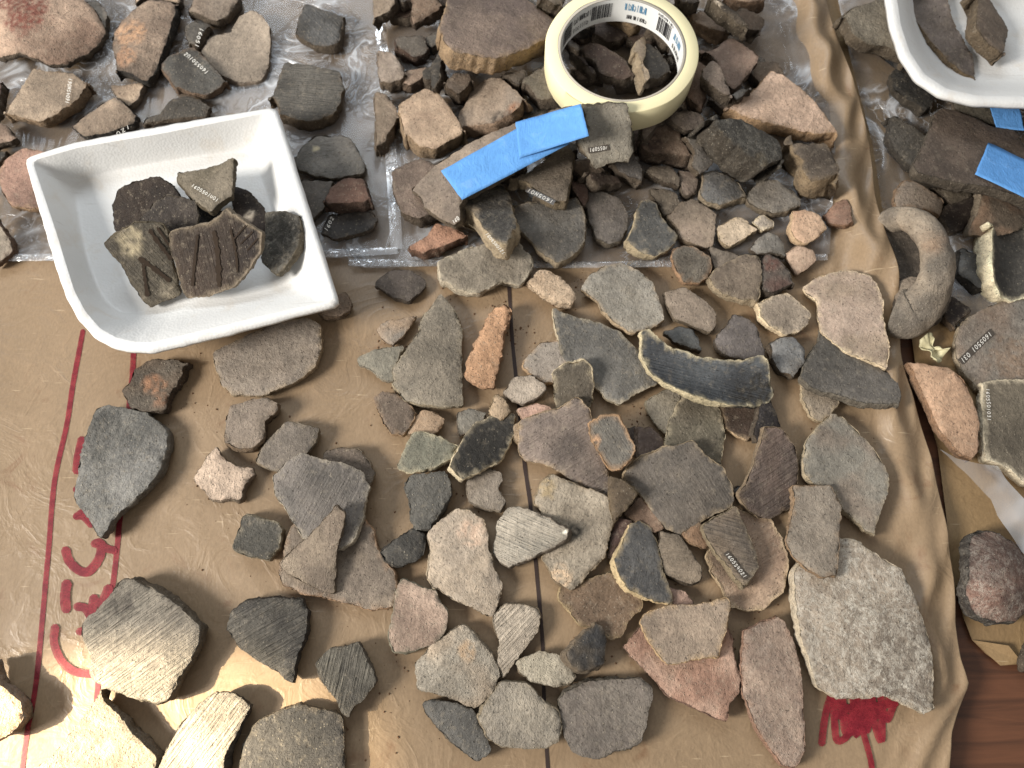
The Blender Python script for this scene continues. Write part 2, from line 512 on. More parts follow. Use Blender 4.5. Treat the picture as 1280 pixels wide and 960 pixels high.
def wood_material():
    t = NT('dark_wood')
    P = t.n('ShaderNodeNewGeometry').outputs['Position']
    mp = t.n('ShaderNodeMapping'); mp.inputs['Scale'].default_value = (12, 150, 20); mp.inputs['Rotation'].default_value = (0, 0, 0.12); t.l(P, mp.inputs['Vector'])
    n1 = t.noise(mp.outputs[0], 1.0, 5, 0.6, 0.8)
    n2 = t.noise(P, 18, 3, 0.5)
    c = t.mix(t.ramp(n1, 0.3, 0.7), tuple(lin((62, 38, 26))), tuple(lin((98, 62, 42))))
    c = t.mix(t.math('MULTIPLY', n2, 0.4), c, tuple(lin((96, 66, 48))))
    t.principled(c, 0.42, t.bump(n1, 0.0002), 0.4)
    return t.m
M_WOOD = wood_material()
# ------------------------------------------------------------------ setting: table, paper, bags
def slab(name, P, z, mat, t=0.0004, kind='structure'):
    n = len(P)
    v = [(x, y, z) for x, y in P] + [(x, y, z - t) for x, y in P]
    f = [list(range(n)), list(range(2 * n - 1, n - 1, -1))] + [[i, n + i, n + (i + 1) % n, (i + 1) % n] for i in range(n)]
    o = link_mesh(name, v, f, mat, smooth=False)
    if kind: o['kind'] = kind
    return o

slab('table_top', [(-0.9, -0.6), (0.9, -0.6), (0.9, 0.95), (-0.9, 0.95)], -0.0085, M_WOOD, 0.025)

EDGE = np.array([(1028, -90), (1030, -40), (1034, 0), (1041, 30), (1060, 75), (1075, 120), (1088, 180), (1095, 240), (1103, 290),
                 (1115, 350), (1121, 400), (1127, 440), (1134, 470), (1150, 520), (1165, 570), (1177, 620), (1187, 670),
                 (1194, 720), (1197, 780), (1203, 825), (1213, 856), (1200, 890), (1191, 918), (1189, 960), (1188, 1060)], float)
edge_w = at_z(EDGE, 0.003)

def paper_z(x, y, d):
    """height of the main sheet; d = distance (m) from its free right-hand edge"""
    r = np.clip((y + 0.10) / 0.45, 0, 1)
    amp = 0.0035 + 0.0045 * r
    jig = 0.0022 * np.sin(y * 71 + 1) + 0.0015 * np.sin(y * 163) + 0.0010 * np.abs(np.sin(y * 118 + d * 190))
    ridge = amp * (1 + 0.28 * np.sin(y * 47 + 2) + 0.16 * np.sin(y * 131 + d * 260)) * np.exp(-((d - 0.013 - 0.002 * r - jig) / (0.007 + 0.002 * r)) ** 2)
    over = np.exp(-((y - 0.212) / 0.030) ** 2)                  # the edge rides up over the jug handle
    lip = 0.0022 * np.exp(-(d / 0.006) ** 2) + 0.0105 * over * np.exp(-(d / 0.016) ** 2)
    wav = 0.0007 * (np.sin(x * 37 + y * 11) + np.sin(y * 29 - x * 17 + 1.0)) * np.clip(d / 0.05, 0, 1)
    left = 0.0028 * np.exp(-((x + 0.315 + 0.10 * (y - 0.05)) / 0.020) ** 2) * np.exp(-((y - 0.06) / 0.12) ** 2)
    crk = 0.0011 * np.exp(-(d / 0.035) ** 2) * np.abs(np.sin(y * 83 + d * 150 + 0.8 * np.sin(d * 210))) ** 3
    return ridge + lip + wav + left + crk

NXP, NYP = 260, 280
ys = np.linspace(-0.20, 0.62, NYP)
xe = np.interp(ys, edge_w[::-1, 1] if edge_w[0, 1] > edge_w[-1, 1] else edge_w[:, 1],
               edge_w[::-1, 0] if edge_w[0, 1] > edge_w[-1, 1] else edge_w[:, 0])
vv, ff = [], []
for j in range(NYP):
    for i in range(NXP):
        u = i / (NXP - 1)
        u = 1 - (1 - u) ** 1.35
        x = -0.55 + (xe[j] + 0.55) * u
        d = xe[j] - x
        vv.append((x, ys[j], paper_z(x, ys[j], d) - 0.0012))
for j in range(NYP - 1):
    for i in range(NXP - 1):
        a = j * NXP + i
        ff.append((a, a + 1, a + NXP + 1, a + NXP))
paper = link_mesh('brown_paper_sheet', vv, ff, M_PAPER)
sm = paper.modifiers.new('thickness', 'SOLIDIFY'); sm.thickness = 0.0003; sm.offset = -1
tag(paper, 'large brown kraft paper sheet under the sherds, with red and black marker lines', 'paper sheet')

def paper_height(x, y):
    e = np.interp(y, ys, xe)
    return float(paper_z(np.array(x), np.array(y), np.array(e - x)) - 0.0012)

def second_sheet():
    P = at_z(pix('Z', "1010,-120 1036,60 1085,250 1100,395 1138,412 1142,440 1146,470 1172,560 1182,640 1190,720 1204,772 1215,800 1232,817 1252,832 1278,830 1330,822 1420,700 1420,-120"), -0.0065)[:, :2]
    o = slab('brown_paper_scrap', P, -0.0062, M_PAPER2, 0.0003, None)
    tag(o, 'smaller brown paper piece on bare wood under the round red sherd', 'paper sheet')
    tri = at_z(pix('Z', "1216,800 1252,832 1278,828 1258,807"), -0.0048)
    z = [-0.0054, -0.0058, -0.0050, -0.0028]
    v = [(p[0], p[1], zz) for p, zz in zip(tri, z)] + [(p[0], p[1], zz - 0.0003) for p, zz in zip(tri, z)]
    f = [[0, 1, 2], [0, 2, 3], [6, 5, 4], [7, 6, 4], [0, 4, 5, 1], [1, 5, 6, 2], [2, 6, 7, 3], [3, 7, 4, 0]]
    link_mesh('folded_corner', v, f, M_PAPER2, o, False)
second_sheet()

def film(name, poly_px, z, mat, label, amp=0.0012, seed=1, sp=0.0045, freq=16):
    """thin plastic film: a triangle net cut to the outline, with soft puckers"""
    P = resample(at_z(poly_px, z)[:, :2], 160)
    X, Y = np.meshgrid(np.arange(P[:, 0].min(), P[:, 0].max(), sp), np.arange(P[:, 1].min(), P[:, 1].max(), sp))
    X, Y = X.ravel(), Y.ravel()
    m = inside(P, X, Y)
    G = np.stack([X[m], Y[m]], 1)
    G = G[np.sqrt(((G[:, None, :] - P[None]) ** 2).sum(2)).min(1) > sp * 0.5]
    res = mgeo.delaunay_2d_cdt([Vector(q) for q in np.vstack([P, G])], [(i, (i + 1) % 160) for i in range(160)], [], 1, 1e-7)
    v = [(q[0], q[1], z + amp * (0.5 + 0.9 * fbm((q[0] * freq + seed, q[1] * freq, 0.3), 2))) for q in res[0]]
    up = lambda f: f if (v[f[1]][0] - v[f[0]][0]) * (v[f[2]][1] - v[f[0]][1]) - (v[f[1]][1] - v[f[0]][1]) * (v[f[2]][0] - v[f[0]][0]) > 0 else f[::-1]
    o = link_mesh(name, v, [up(tuple(f)) for f in res[2]], mat)
    return tag(o, label, 'plastic bag')

film('plastic_bag', pix('Z', "-60,-60 462,-60 470,0 478,90 486,180 493,250 499,318 440,322 380,324 250,322 100,322 40,324 -60,326"), 0.0016, M_BAG,
     'clear crinkled plastic bag under the sherds around the sherd-filled foam tray', 0.0012, seed=3)
film('plastic_bag', pix('Z', "474,-60 1015,-60 1040,60 1046,180 1040,260 1036,322 960,330 860,334 760,335 700,334 560,333 470,335 436,334 435,311 470,311 498,309 488,200"), 0.0010, M_BAG,
     'clear plastic bag under the heap around the masking tape roll', 0.0012, seed=9)
film('plastic_bag', pix('Z', "1034,-60 1340,-60 1340,440 1250,460 1180,400 1120,400 1105,280 1090,180 1062,75"), -0.0045, M_BAG,
     'clear plastic bag between the paper edge and the handle sherd', 0.0016, seed=5)
# doubled seam along the mouth of the bags
def strip_film(pts, w, z, name, parent, mat):
    C = at_z(np.array(pts, float), z); C = spline(C, 60)
    v, f = [], []
    for i, p in enumerate(C):
        t = C[min(i + 1, 59)] - C[max(i - 1, 0)]; t /= np.linalg.norm(t)
        nrm = np.array([-t[1], t[0], 0])
        k = 0.0006 * math.sin(i * 0.9) + 0.0004 * math.sin(i * 2.3)
        v += [p + nrm * w / 2, p + nrm * w * 0.1 + np.array([0, 0, 0.0009 + k]), p - nrm * w * 0.2 + np.array([0, 0, 0.0003]), p - nrm * w / 2]
        if i:
            a = 4 * (i - 1)
            for q in range(3): f.append((a + q + 4, a + q + 5, a + q + 1, a + q))
    return link_mesh(name, v, f, mat, parent)
M_SEAM = plastic_material('bag_seam_film', 0.12, 1.6, 60)
bags = [o for o in scene.objects if o.name.startswith('plastic_bag')]
strip_film([(0, 322), (110, 321), (250, 320), (420, 316), (497, 313)], 0.005, 0.0036, 'seam', bags[0], M_SEAM)
strip_film([(472, -20), (481, 100), (489, 200), (496, 312)], 0.0075, 0.0040, 'seam', bags[0], M_SEAM)
strip_film([(436, 328), (560, 329), (700, 331), (832, 329), (1034, 321)], 0.0045, 0.0030, 'seam', bags[1], M_SEAM)

# what the finds come to rest on
_X, _Y = np.meshgrid(gx, gy)
_E = np.interp(_Y, ys, xe)
HMAP[:] = np.where(_X < _E, np.maximum(paper_z(_X, _Y, np.maximum(_E - _X, 0)) - 0.0012, 0.0), -0.0045)
for _b in ("-60,-60 470,-60 499,318 -60,326", "480,-60 1005,-60 1020,330 480,330"):
    raise_map(at_z(pix('Z', _b))[:, :2], 0.0022)

# ------------------------------------------------------------------ ribbons: marker lines, ink, print
def ribbon(name, strokes, width, place, mat, parent, n=None, wob=0.0):
    """strokes: list of (points, width factor) in a local 2-D system; place(uv array) -> xyz array"""
    v, f = [], []
    for S, wf in strokes:
        S = np.asarray(S, float)
        m = n or max(6, 5 * len(S))
        C = spline(S, m)
        w = width * wf
        T = np.gradient(C, axis=0); T /= (np.linalg.norm(T, axis=1)[:, None] + 1e-9)
        Nn = np.stack([-T[:, 1], T[:, 0]], 1)
        hw = w / 2 * (1 + wob * np.array([mnoise.noise(Vector((i * 0.6, w, len(v)))) for i in range(m)]))
        # rounded ends
        C = np.vstack([C[0] - T[0] * w * 0.35, C, C[-1] + T[-1] * w * 0.35])
        Nn = np.vstack([Nn[0], Nn, Nn[-1]]); hw = np.concatenate([[hw[0] * 0.45], hw, [hw[-1] * 0.45]])
        L = place(C + Nn * hw[:, None]); R = place(C - Nn * hw[:, None])
        b = len(v)
        for a_, c_ in zip(L, R): v += [a_, c_]
        for i in range(len(C) - 1):
            f.append((b + 2 * i, b + 2 * i + 1, b + 2 * i + 3, b + 2 * i + 2))
    o = link_mesh(name, v, f, mat, parent, False)
    return o

_lay = [0.00025]
def on_paper(uv):
    P = at_z(uv, 0.0)
    for p in P: p[2] = paper_height(p[0], p[1]) + _lay[0]
    return P

def t4(tile, *strokes):
    return [(pix(tile, s), w) for s, w in strokes]

ribbon('marker_line', [(np.array([(101, 412), (96, 440), (89, 480), (82, 530), (69, 590), (64, 630), (60, 680), (56, 720), (50, 782), (42, 860), (32, 917), (26, 965)], float), 1)],
       6.6, on_paper, M_RED, paper, 90, 0.1)
ribbon('marker_line', [(np.array([(166, 430), (164, 472), (160, 512), (153, 600), (147, 660), (140, 720), (136, 740), (127, 770), (119, 865), (112, 960)], float), 1)],
       7.0, on_paper, M_RED, paper, 90, 0.1)
_lay[0] = 0.00045
ribbon('marker_letter', t4('02', ("405,275 385,370 378,435", 1.05)), 10, on_paper, M_RED, paper, None, .1)
ribbon('marker_letter', t4('02', ("378,520 372,530", .7), ("372,662 410,640 440,690", .75), ("372,662 410,665 450,705", .8)), 10, on_paper, M_RED, paper, None, .1)
ribbon('marker_letter', t4('02', ("322,828 340,885 385,930 430,938 470,900 495,850 497,800", 1.15), ("462,800 490,790 520,818 565,832", 1.0)), 10, on_paper, M_RED, paper, None, .1)
_lay[0] = 0.00060
ribbon('marker_letter', t4('03', ("327,35 318,100 322,168", 1.15)), 11, on_paper, M_RED, paper, None, .1)
ribbon('marker_letter', t4('03', ("375,152 415,160 440,195", 1.0), ("462,108 455,150 440,205", 1.1)), 11, on_paper, M_RED, paper, None, .1)
ribbon('marker_letter', t4('03', ("385,280 430,265 480,255", .9)), 11, on_paper, M_RED, paper, None, .1)
ribbon('marker_letter', t4('03', ("535,60 515,110 500,150", 1.15)), 11, on_paper, M_RED, paper, None, .1)
ribbon('marker_letter', t4('03', ("268,255 262,330 290,410 340,465 400,488 460,490", 1.0)), 10.5, on_paper, M_RED, paper, 60, .1)
_lay[0] = 0.00075
ribbon('marker_scribble', t4('33', ("320,590 290,700 272,840", 1.0), ("330,600 335,720 350,825 410,780 430,640", 1.0),
       ("370,600 380,700 400,790 450,700 470,600", 1.2), ("430,600 440,720 440,790 500,640", 1.2),
       ("490,590 495,700 490,780 530,640", 1.1), ("520,590 530,720 565,825 570,680", 1.0),
       ("560,590 590,720 630,640", 1.0), ("330,640 450,670 600,640", 1.2), ("340,690 450,720 560,690", 1.2), ("610,590 600,640 640,640", 0.9)),
       9.0, on_paper, M_RED, paper, None, .1)
_lay[0] = 0.0009
ribbon('marker_line', t4('33', ("470,760 495,850 512,920 520,975", 1.0)), 7.5, on_paper, M_RED, paper, None, .1)
_lay[0] = 0.0003
ribbon('marker_line', [(np.array([(636, 352), (640, 420), (648, 500), (655, 575), (664, 640), (671, 720), (678, 800), (681, 900), (686, 975)], float), 1)],
       4.6, on_paper, M_BLACKLINE, paper, 80, 0.15)

# strokes of hand-written signs, on a 1 x 1.4 box
GLYPH = {
    '1': [[(.45, 0), (.55, 1.4)]], 'I': [[(.4, 0), (.6, 1.4)]],
    '0': [[(.5, 1.4), (.12, 1.0), (.12, .4), (.5, 0), (.88, .4), (.88, 1.0), (.5, 1.4)]],
    'O': [[(.5, 1.3), (.12, 1.0), (.12, .4), (.5, .1), (.88, .4), (.88, 1.0), (.5, 1.3)]],
    '6': [[(.8, 1.35), (.3, .9), (.12, .4), (.5, 0), (.85, .35), (.5, .7), (.15, .45)]],
    '5': [[(.85, 1.35), (.25, 1.35)], [(.25, 1.35), (.22, .8), (.7, .85), (.85, .4), (.5, 0), (.1, .15)]],
    'S': [[(.85, 1.2), (.5, 1.4), (.15, 1.05), (.5, .7), (.85, .35), (.5, 0), (.12, .15)]],
    '4': [[(.3, 1.4), (.1, .6)], [(.1, .6), (.9, .6)], [(.7, 1.2), (.65, 0)]],
    'N': [[(.1, 0), (.15, 1.35)], [(.15, 1.35), (.8, .05)], [(.8, .05), (.88, 1.4)]],
    'U': [[(.12, 1.35), (.15, .3), (.5, 0), (.85, .3), (.88, 1.35)]],
    'Z': [[(.1, 1.35), (.85, 1.3)], [(.85, 1.3), (.12, .05)], [(.12, .05), (.9, .05)]],
    '2': [[(.12, 1.1), (.5, 1.4), (.85, 1.05), (.12, .05)], [(.12, .05), (.9, .05)]],
    '3': [[(.15, 1.3), (.7, 1.35), (.8, 1.0), (.4, .75), (.85, .5), (.7, .05), (.12, .1)]],
    '7': [[(.1, 1.35), (.9, 1.35)], [(.9, 1.35), (.4, 0)]],
    '9': [[(.85, 1.0), (.5, 1.4), (.15, 1.0), (.5, .7), (.85, 1.0), (.7, 0)]],
    'R': [[(.12, 0), (.15, 1.4)], [(.15, 1.4), (.8, 1.2), (.75, .8), (.18, .7)], [(.4, .7), (.9, 0)]],
    'K': [[(.12, 0), (.15, 1.4)], [(.85, 1.3), (.2, .6)], [(.35, .75), (.9, 0)]],
    'r': [[(.2, 0), (.25, .9)], [(.25, .6), (.5, .9), (.85, .85)]],
    'o': [[(.5, .85), (.15, .45), (.5, 0), (.85, .45), (.5, .85)]],
}

def write_on(sh, text, a, b, h, band=True, flip=False, weight=0.13):
    """write text on sherd from pixel a towards pixel b, h = pixel height of a sign; flip mirrors top and bottom"""
    a, b = np.array(a, float), np.array(b, float)
    L = np.linalg.norm(b - a); u = (b - a) / L
    w = np.array([u[1], -u[0]])           # 'up' for the writing
    if flip: w = -w
    adv = L / len(text)
    rng = random.Random(text + sh.name)
    def mk(off):
        def place(uv):
            px = a + uv[:, :1] * u + uv[:, 1:] * w
            return sh_surface(sh.name, px, off)
        return place
    if band:
        K = np.linspace(-h * .35, L + h * .35, 10)
        v = np.vstack([np.stack([K, np.full(10, -h * .35)], 1), np.stack([K, np.full(10, h * 1.25)], 1)])
        V = mk(0.0006)(v)
        f = [(i, i + 1, 11 + i, 10 + i) for i in range(9)]
        link_mesh('varnish_band', V, f, M_VARNISH, sh, False).location = -sh.location
    st = []
    for i, ch in enumerate(text):
        if ch == ' ': continue
        s = h / 1.4 * rng.uniform(.9, 1.1)
        dy = rng.uniform(-.06, .06) * h
        for g in GLYPH[ch]:
            g = np.array(g)
            st.append((np.stack([i * adv + adv * .1 + g[:, 0] * adv * .72 + g[:, 1] * s * .12, g[:, 1] * s + dy], 1), 1))
    ribbon('inventory_number', st, h * weight, mk(0.0009), M_INK, sh, None, 0.2).location = -sh.location

# ------------------------------------------------------------------ sherds
SURF = {}
def sh_surface(name, px, off):
    plane, curv = SURF[name]
    P = on_plane(px, plane)
    return np.array([on_plane([q], plane[:2] + (plane[2] + curv(p[0], p[1]) + off,) + plane[3:])[0] for q, p in zip(np.asarray(px, float).reshape(-1, 2), P)])

COUNT = [0]
GH = 'sherds heaped around the masking tape roll'
def S(tile, pts, cols, edge, t, label, g=0.45, st=0.0, sa=0, cr=0.0, cv=None, ax=None, patch=(), tilt=None, z=None,
      group=None, cat='potsherd', name='pottery_sherd', rough=1.0, dome=False, lift=0.0, core=0.35, ground=-0.0045, worn=0.17):
    COUNT[0] += 1
    seed = COUNT[0] * 7.31
    if st < 0.62: st *= 0.65
    rng = random.Random(COUNT[0] * 13 + 5)
    t = t / 1000.0 * (1.0 if group == GH else 0.68)
    px = pix(tile, pts)
    if area2(px) > 0: px = px[::-1]                 # counter-clockwise when seen from above
    px = chaikin(px, 0.06)
    per = np.linalg.norm(np.diff(np.vstack([px, px[:1]]), axis=0), axis=1).sum()
    N = int(np.clip(per / 2.6, 40, 150))
    px = resample(px, N)
    tg = np.roll(px, -1, 0) - np.roll(px, 1, 0)
    px = px + np.stack([-tg[:, 1], tg[:, 0]], 1) / (np.linalg.norm(tg, axis=1)[:, None] + 1e-9) * 1.3
    # where it rests
    plane = None
    zb = ground
    P = at_z(px, max(zb, 0) + t)
    for it in range(2):
        rp = rest(P, rng)
        if z is not None: rp = (rp[0], rp[1], z / 1000.0, 0, 0)
        a, b = rp[3], rp[4]
        if tilt is not None: a, b = tilt
        jit = 0.015 if tilt is None and it == 0 else 0.0
        zb = max(rp[2], ground) + lift / 1000.0
        top = (rp[0], rp[1], zb + t * math.sqrt(1 + a * a + b * b), a, b)
        P = on_plane(px, top)
    nrm = np.array([-a, -b, 1.0]); nrm /= np.linalg.norm(nrm)
    cen = P.mean(0)
    d = to_px([cen - nrm * t])[0] - to_px([cen])[0]
    dl = np.linalg.norm(d)
    tan = np.roll(px, -1, 0) - np.roll(px, 1, 0)
    outn = np.stack([-tan[:, 1], tan[:, 0]], 1)
    outn /= np.linalg.norm(outn, axis=1)[:, None] + 1e-9
    if np.mean(np.sum(outn * (px - px.mean(0)), 1)) < 0: outn = -outn
    if dl > 0.5:
        dh = d / dl
        ext = np.ptp(px @ dh)
        if dl > 0.42 * ext: d = d * (0.42 * ext / dl)
        w = sstep(-0.15, 0.55, outn @ dh)
        ker = np.array([1, 2, 3, 2, 1.0]) / 9
        w = sum(k_ * np.roll(w, q_) for k_, q_ in zip(ker, (-2, -1, 0, 1, 2)))
        tp = px - w[:, None] * d
    else:
        tp = px
    P = on_plane(tp, top)
    cen = P.mean(0)
    # ragged outline
    T3 = np.roll(P, -1, 0) - np.roll(P, 1, 0)
    O3 = np.cross(T3, nrm); O3 /= np.linalg.norm(O3, axis=1)[:, None] + 1e-12
    if np.mean(np.sum(O3 * (P - cen), 1)) < 0: O3 = -O3
    rag = np.array([0.0011 * fbm((p[0] * 150 + seed, p[1] * 150, seed), 3) + 0.0005 * mnoise.noise(Vector((p[0] * 700 + seed, p[1] * 700, 0))) for p in P])
    P = P + O3 * (rag * rough)[:, None]
    # curvature of the pot wall
    R = np.linalg.norm(P - cen, axis=1).max()
    if cv is None: cv = rng.choice([0.6, 1.0, 1.5, 0.3, -0.4])
    cv = cv / 1000.0
    if ax is None: ax = rng.uniform(0, 180)
    ca, sa_ = math.cos(math.radians(ax)), math.sin(math.radians(ax))
    U = np.abs((P[:, 0] - cen[0]) * -sa_ + (P[:, 1] - cen[1]) * ca).max()
    def curv(x, y):
        if dome:
            return cv * (1 - min(1.0, ((x - cen[0]) ** 2 + (y - cen[1]) ** 2) / (R * R * 0.85)))
        q = ((x - cen[0]) * -sa_ + (y - cen[1]) * ca) / U
        return cv * (1 - min(1.0, q * q)) - (cv if cv < 0 else 0) * 0.0
    c1, c2 = [colour(c) for c in (cols.split() * 2)[:2]]
    ce = colour(edge)
    vs, edgev, colv = [], [], []
    k1, k2 = rng.uniform(30, 60), rng.uniform(0.35, 0.6)
    shade = rng.uniform(0.93, 1.07)
    ppatch = [(on_plane([pix(tile, q[0])[0]], top)[0], q[1] / 1000.0, colour(q[2]), len(q) > 3) for q in patch]
    def facecol(p):
        m = float(sstep(-0.22, 0.25, fbm((p[0] * k1 + seed, p[1] * k1, p[2] * k1), 3) + (k2 - 0.5)))
        c = (c1 * (1 - m) + c2 * m) * shade
        fc_ = fbm((p[0] * 21 + seed * 3, p[1] * 21, 7.7), 2)
        c = c * (1.0 + 0.75 * fc_)
        for q, r, pc, _s in ppatch:
            dd = np.linalg.norm(p[:2] - q[:2]) / r + 0.55 * fbm((p[0] * 160 + seed, p[1] * 160, 4.0), 3)
            kk = float(1 - sstep(0.55, 1.0, dd)) * float(sstep(-0.32, 0.12, fbm((p[0] * 420 + seed, p[1] * 420, 1.0), 2)))
            c = c * (1 - kk) + pc * kk
        return c
    amp = 0.00035 + 0.0011 * g
    def top_vertex(p, kind, i=None):
        """kind 0 outline, 1 just inside it, 2 interior"""
        zz = curv(p[0], p[1])
        zz += amp * fbm((p[0] * 85 + seed, p[1] * 85, seed), 3) + amp * 0.4 * mnoise.noise(Vector((p[0] * 300, p[1] * 300, seed)))
        if kind == 0:
            zz -= 0.0004 + max(0.0, fbm((p[0] * 190, p[1] * 190, seed + 3), 2) - 0.08) * 0.0030 * rough
            e = worn * 1.6
        elif kind == 1:
            zz -= 0.0001; e = worn * 0.5
        else:
            e = 0.0
        if kind < 2: e = min(1, max(0, e + 0.65 * fbm((p[0] * 230, p[1] * 260, 9 + seed), 2)))
        vs.append(p + np.array([0, 0, zz])); edgev.append(e)
        colv.append(facecol(p) * (1 - e) + ce * e)
    for i in range(N): top_vertex(P[i], 0, i)
    inner = P - O3 * 0.0011
    sp = max(0.0019, R / 26)
    X, Y = np.meshgrid(np.arange(P[:, 0].min(), P[:, 0].max(), sp), np.arange(P[:, 1].min(), P[:, 1].max(), sp))
    X = X.ravel(); Y = Y.ravel()
    jx = np.array([rng.uniform(-.25, .25) for _ in X]) * sp; jy = np.array([rng.uniform(-.25, .25) for _ in X]) * sp
    X, Y = X + jx, Y + jy
    m = inside(P, X, Y)
    G = np.stack([X[m], Y[m]], 1)
    if len(G):
        dmin = np.sqrt(((G[:, None, :] - P[None, :, :2]) ** 2).sum(2)).min(1)
        G = G[dmin > 0.0021]
    mi = inside(P, inner[:, 0], inner[:, 1])
    inn = inner[mi][:, :2]
    if len(inn):
        dm = np.sqrt(((inn[:, None, :] - P[None, :, :2]) ** 2).sum(2)).min(1)
        inn = inn[dm > 0.0007]
    cand = np.vstack([P[:, :2], inn.reshape(-1, 2), G.reshape(-1, 2)])
    k_in = N + len(inn)
    res = mgeo.delaunay_2d_cdt([Vector(q) for q in cand], [(i, (i + 1) % N) for i in range(N)], [], 1, 1e-8)
    zpl = lambda q: top[2] + a * (q[0] - top[0]) + b * (q[1] - top[1])
    vmap = {}
    for vi, q in enumerate(res[0]):
        src = [k for k in res[3][vi]]
        if src and min(src) < N:
            vmap[vi] = min(src)
        else:
            kd = 1 if (src and min(src) < k_in) else 2
            vmap[vi] = len(vs)
            top_vertex(np.array([q[0], q[1], zpl(q)]), kd)
    topfaces = []
    for fc in res[2]:
        t3 = [vmap[k] for k in fc]
        if len(set(t3)) == 3:
            A_, B_, C_ = (vs[k] for k in t3)
            if (B_[0] - A_[0]) * (C_[1] - A_[1]) - (B_[1] - A_[1]) * (C_[0] - A_[0]) < 0: t3 = t3[::-1]
            topfaces.append(tuple(t3))
    side0 = len(vs)
    LEV = [0.07, 0.27, 0.52, 0.74, 0.92]
    tap = [rng.uniform(-0.05, 0.12) for _ in range(3)]
    for fr in LEV:
        for i in range(N):
            base = P[i] + np.array([0, 0, curv(P[i][0], P[i][1])])
            th = math.atan2(P[i][1] - cen[1], P[i][0] - cen[0])
            slant = (0.05 + 0.12 * math.sin(th + seed) + 0.10 * math.sin(2 * th + seed * 2)) * t * fr
            nz = t * 0.16 * rough * fbm((P[i][0] * 210 + seed, P[i][1] * 210, fr * t * 210), 3) + 0.0005 * mnoise.noise(Vector((P[i][0] * 800, P[i][1] * 800, fr * 7 + seed)))
            bul = 0.10 * t * math.sin(math.pi * fr)
            p = base - nrm * t * fr + O3[i] * (nz + bul - slant)
            vs.append(p); edgev.append(1.0)
            cc = ce * (0.95 + 0.35 * fbm((P[i][0] * 90 + seed, P[i][1] * 90, fr * 3), 3))
            dkc = core * float(sstep(0.2, 0.45, fr) - sstep(0.6, 0.9, fr)) * (0.5 + 0.8 * fbm((P[i][0] * 60, P[i][1] * 60, seed), 2))
            cc = cc * (1 - max(0, dkc)) + colour('ek') * max(0, dkc) * 0.8
            for q_, r_, pc_, s_ in ppatch:
                if s_:
                    kk = float(1 - sstep(0.7, 1.1, np.linalg.norm(P[i][:2] - q_[:2]) / r_ + 0.3 * fbm((P[i][0] * 160, P[i][1] * 160, fr * 3), 2)))
                    cc = cc * (1 - kk) + pc_ * kk
            colv.append(np.clip(cc, 0.01, 1))
    for i in range(N):
        p = cen + (P[i] - cen) * 0.90 - nrm * t
        p[2] += curv(P[i][0], P[i][1])
        vs.append(p); edgev.append(1.0); colv.append(ce * 0.8)
    fs = list(topfaces)
    loops = [list(range(N))] + [[side0 + k * N + i for i in range(N)] for k in range(len(LEV) + 1)]
    ccw = area2(P[:, :2]) > 0
    for k in range(len(loops) - 1):
        for i in range(N):
            j = (i + 1) % N
            q = (loops[k][i], loops[k + 1][i], loops[k + 1][j], loops[k][j])
            fs.append(q if ccw else q[::-1])
    fs.append(tuple(loops[-1][::-1]) if ccw else tuple(loops[-1]))
    base_pt = np.array([cen[0], cen[1], cen[2] - t])
    o = link_mesh(name, np.array(vs) - base_pt, fs, M_CLAY)
    o.location = base_pt
    me = o.data
    n = len(vs)
    r0 = 0
    ev_ = np.empty(len(me.edges) * 2, np.int32); me.edges.foreach_get('vertices', ev_); ev_ = ev_.reshape(-1, 2)
    me.edges.foreach_set('use_edge_sharp', ((ev_ >= r0) & (ev_ < r0 + N)).all(1))
    VV = np.array(vs)
    attr(me, 'clay', 'FLOAT_COLOR', np.hstack([np.clip(np.array(colv), 0.008, 0.9), np.ones((n, 1))]))
    attr(me, 'edge', 'FLOAT', edgev)
    ev = np.array(edgev)
    attr(me, 'finish', 'FLOAT_VECTOR', np.stack([np.maximum(g, ev * 0.85), st * (1 - ev), cr * (1 - 0.5 * ev)], 1))
    al = math.radians(-sa)
    x, y = VV[:, 0] - cen[0], VV[:, 1] - cen[1]
    attr(me, 'grain', 'FLOAT_VECTOR', np.stack([x * math.cos(al) + y * math.sin(al) + seed, -x * math.sin(al) + y * math.cos(al), VV[:, 2] * 0], 1))
    tag(o, label, cat, group)
    SURF[o.name] = (top, curv)
    pp = cen[:2] + (P[:, :2] - cen[:2]) * 1.0
    raise_map(pp, lambda X, Y: top[2] + a * (X - top[0]) + b * (Y - top[1]) + max(cv, 0) * 0.6)
    return o
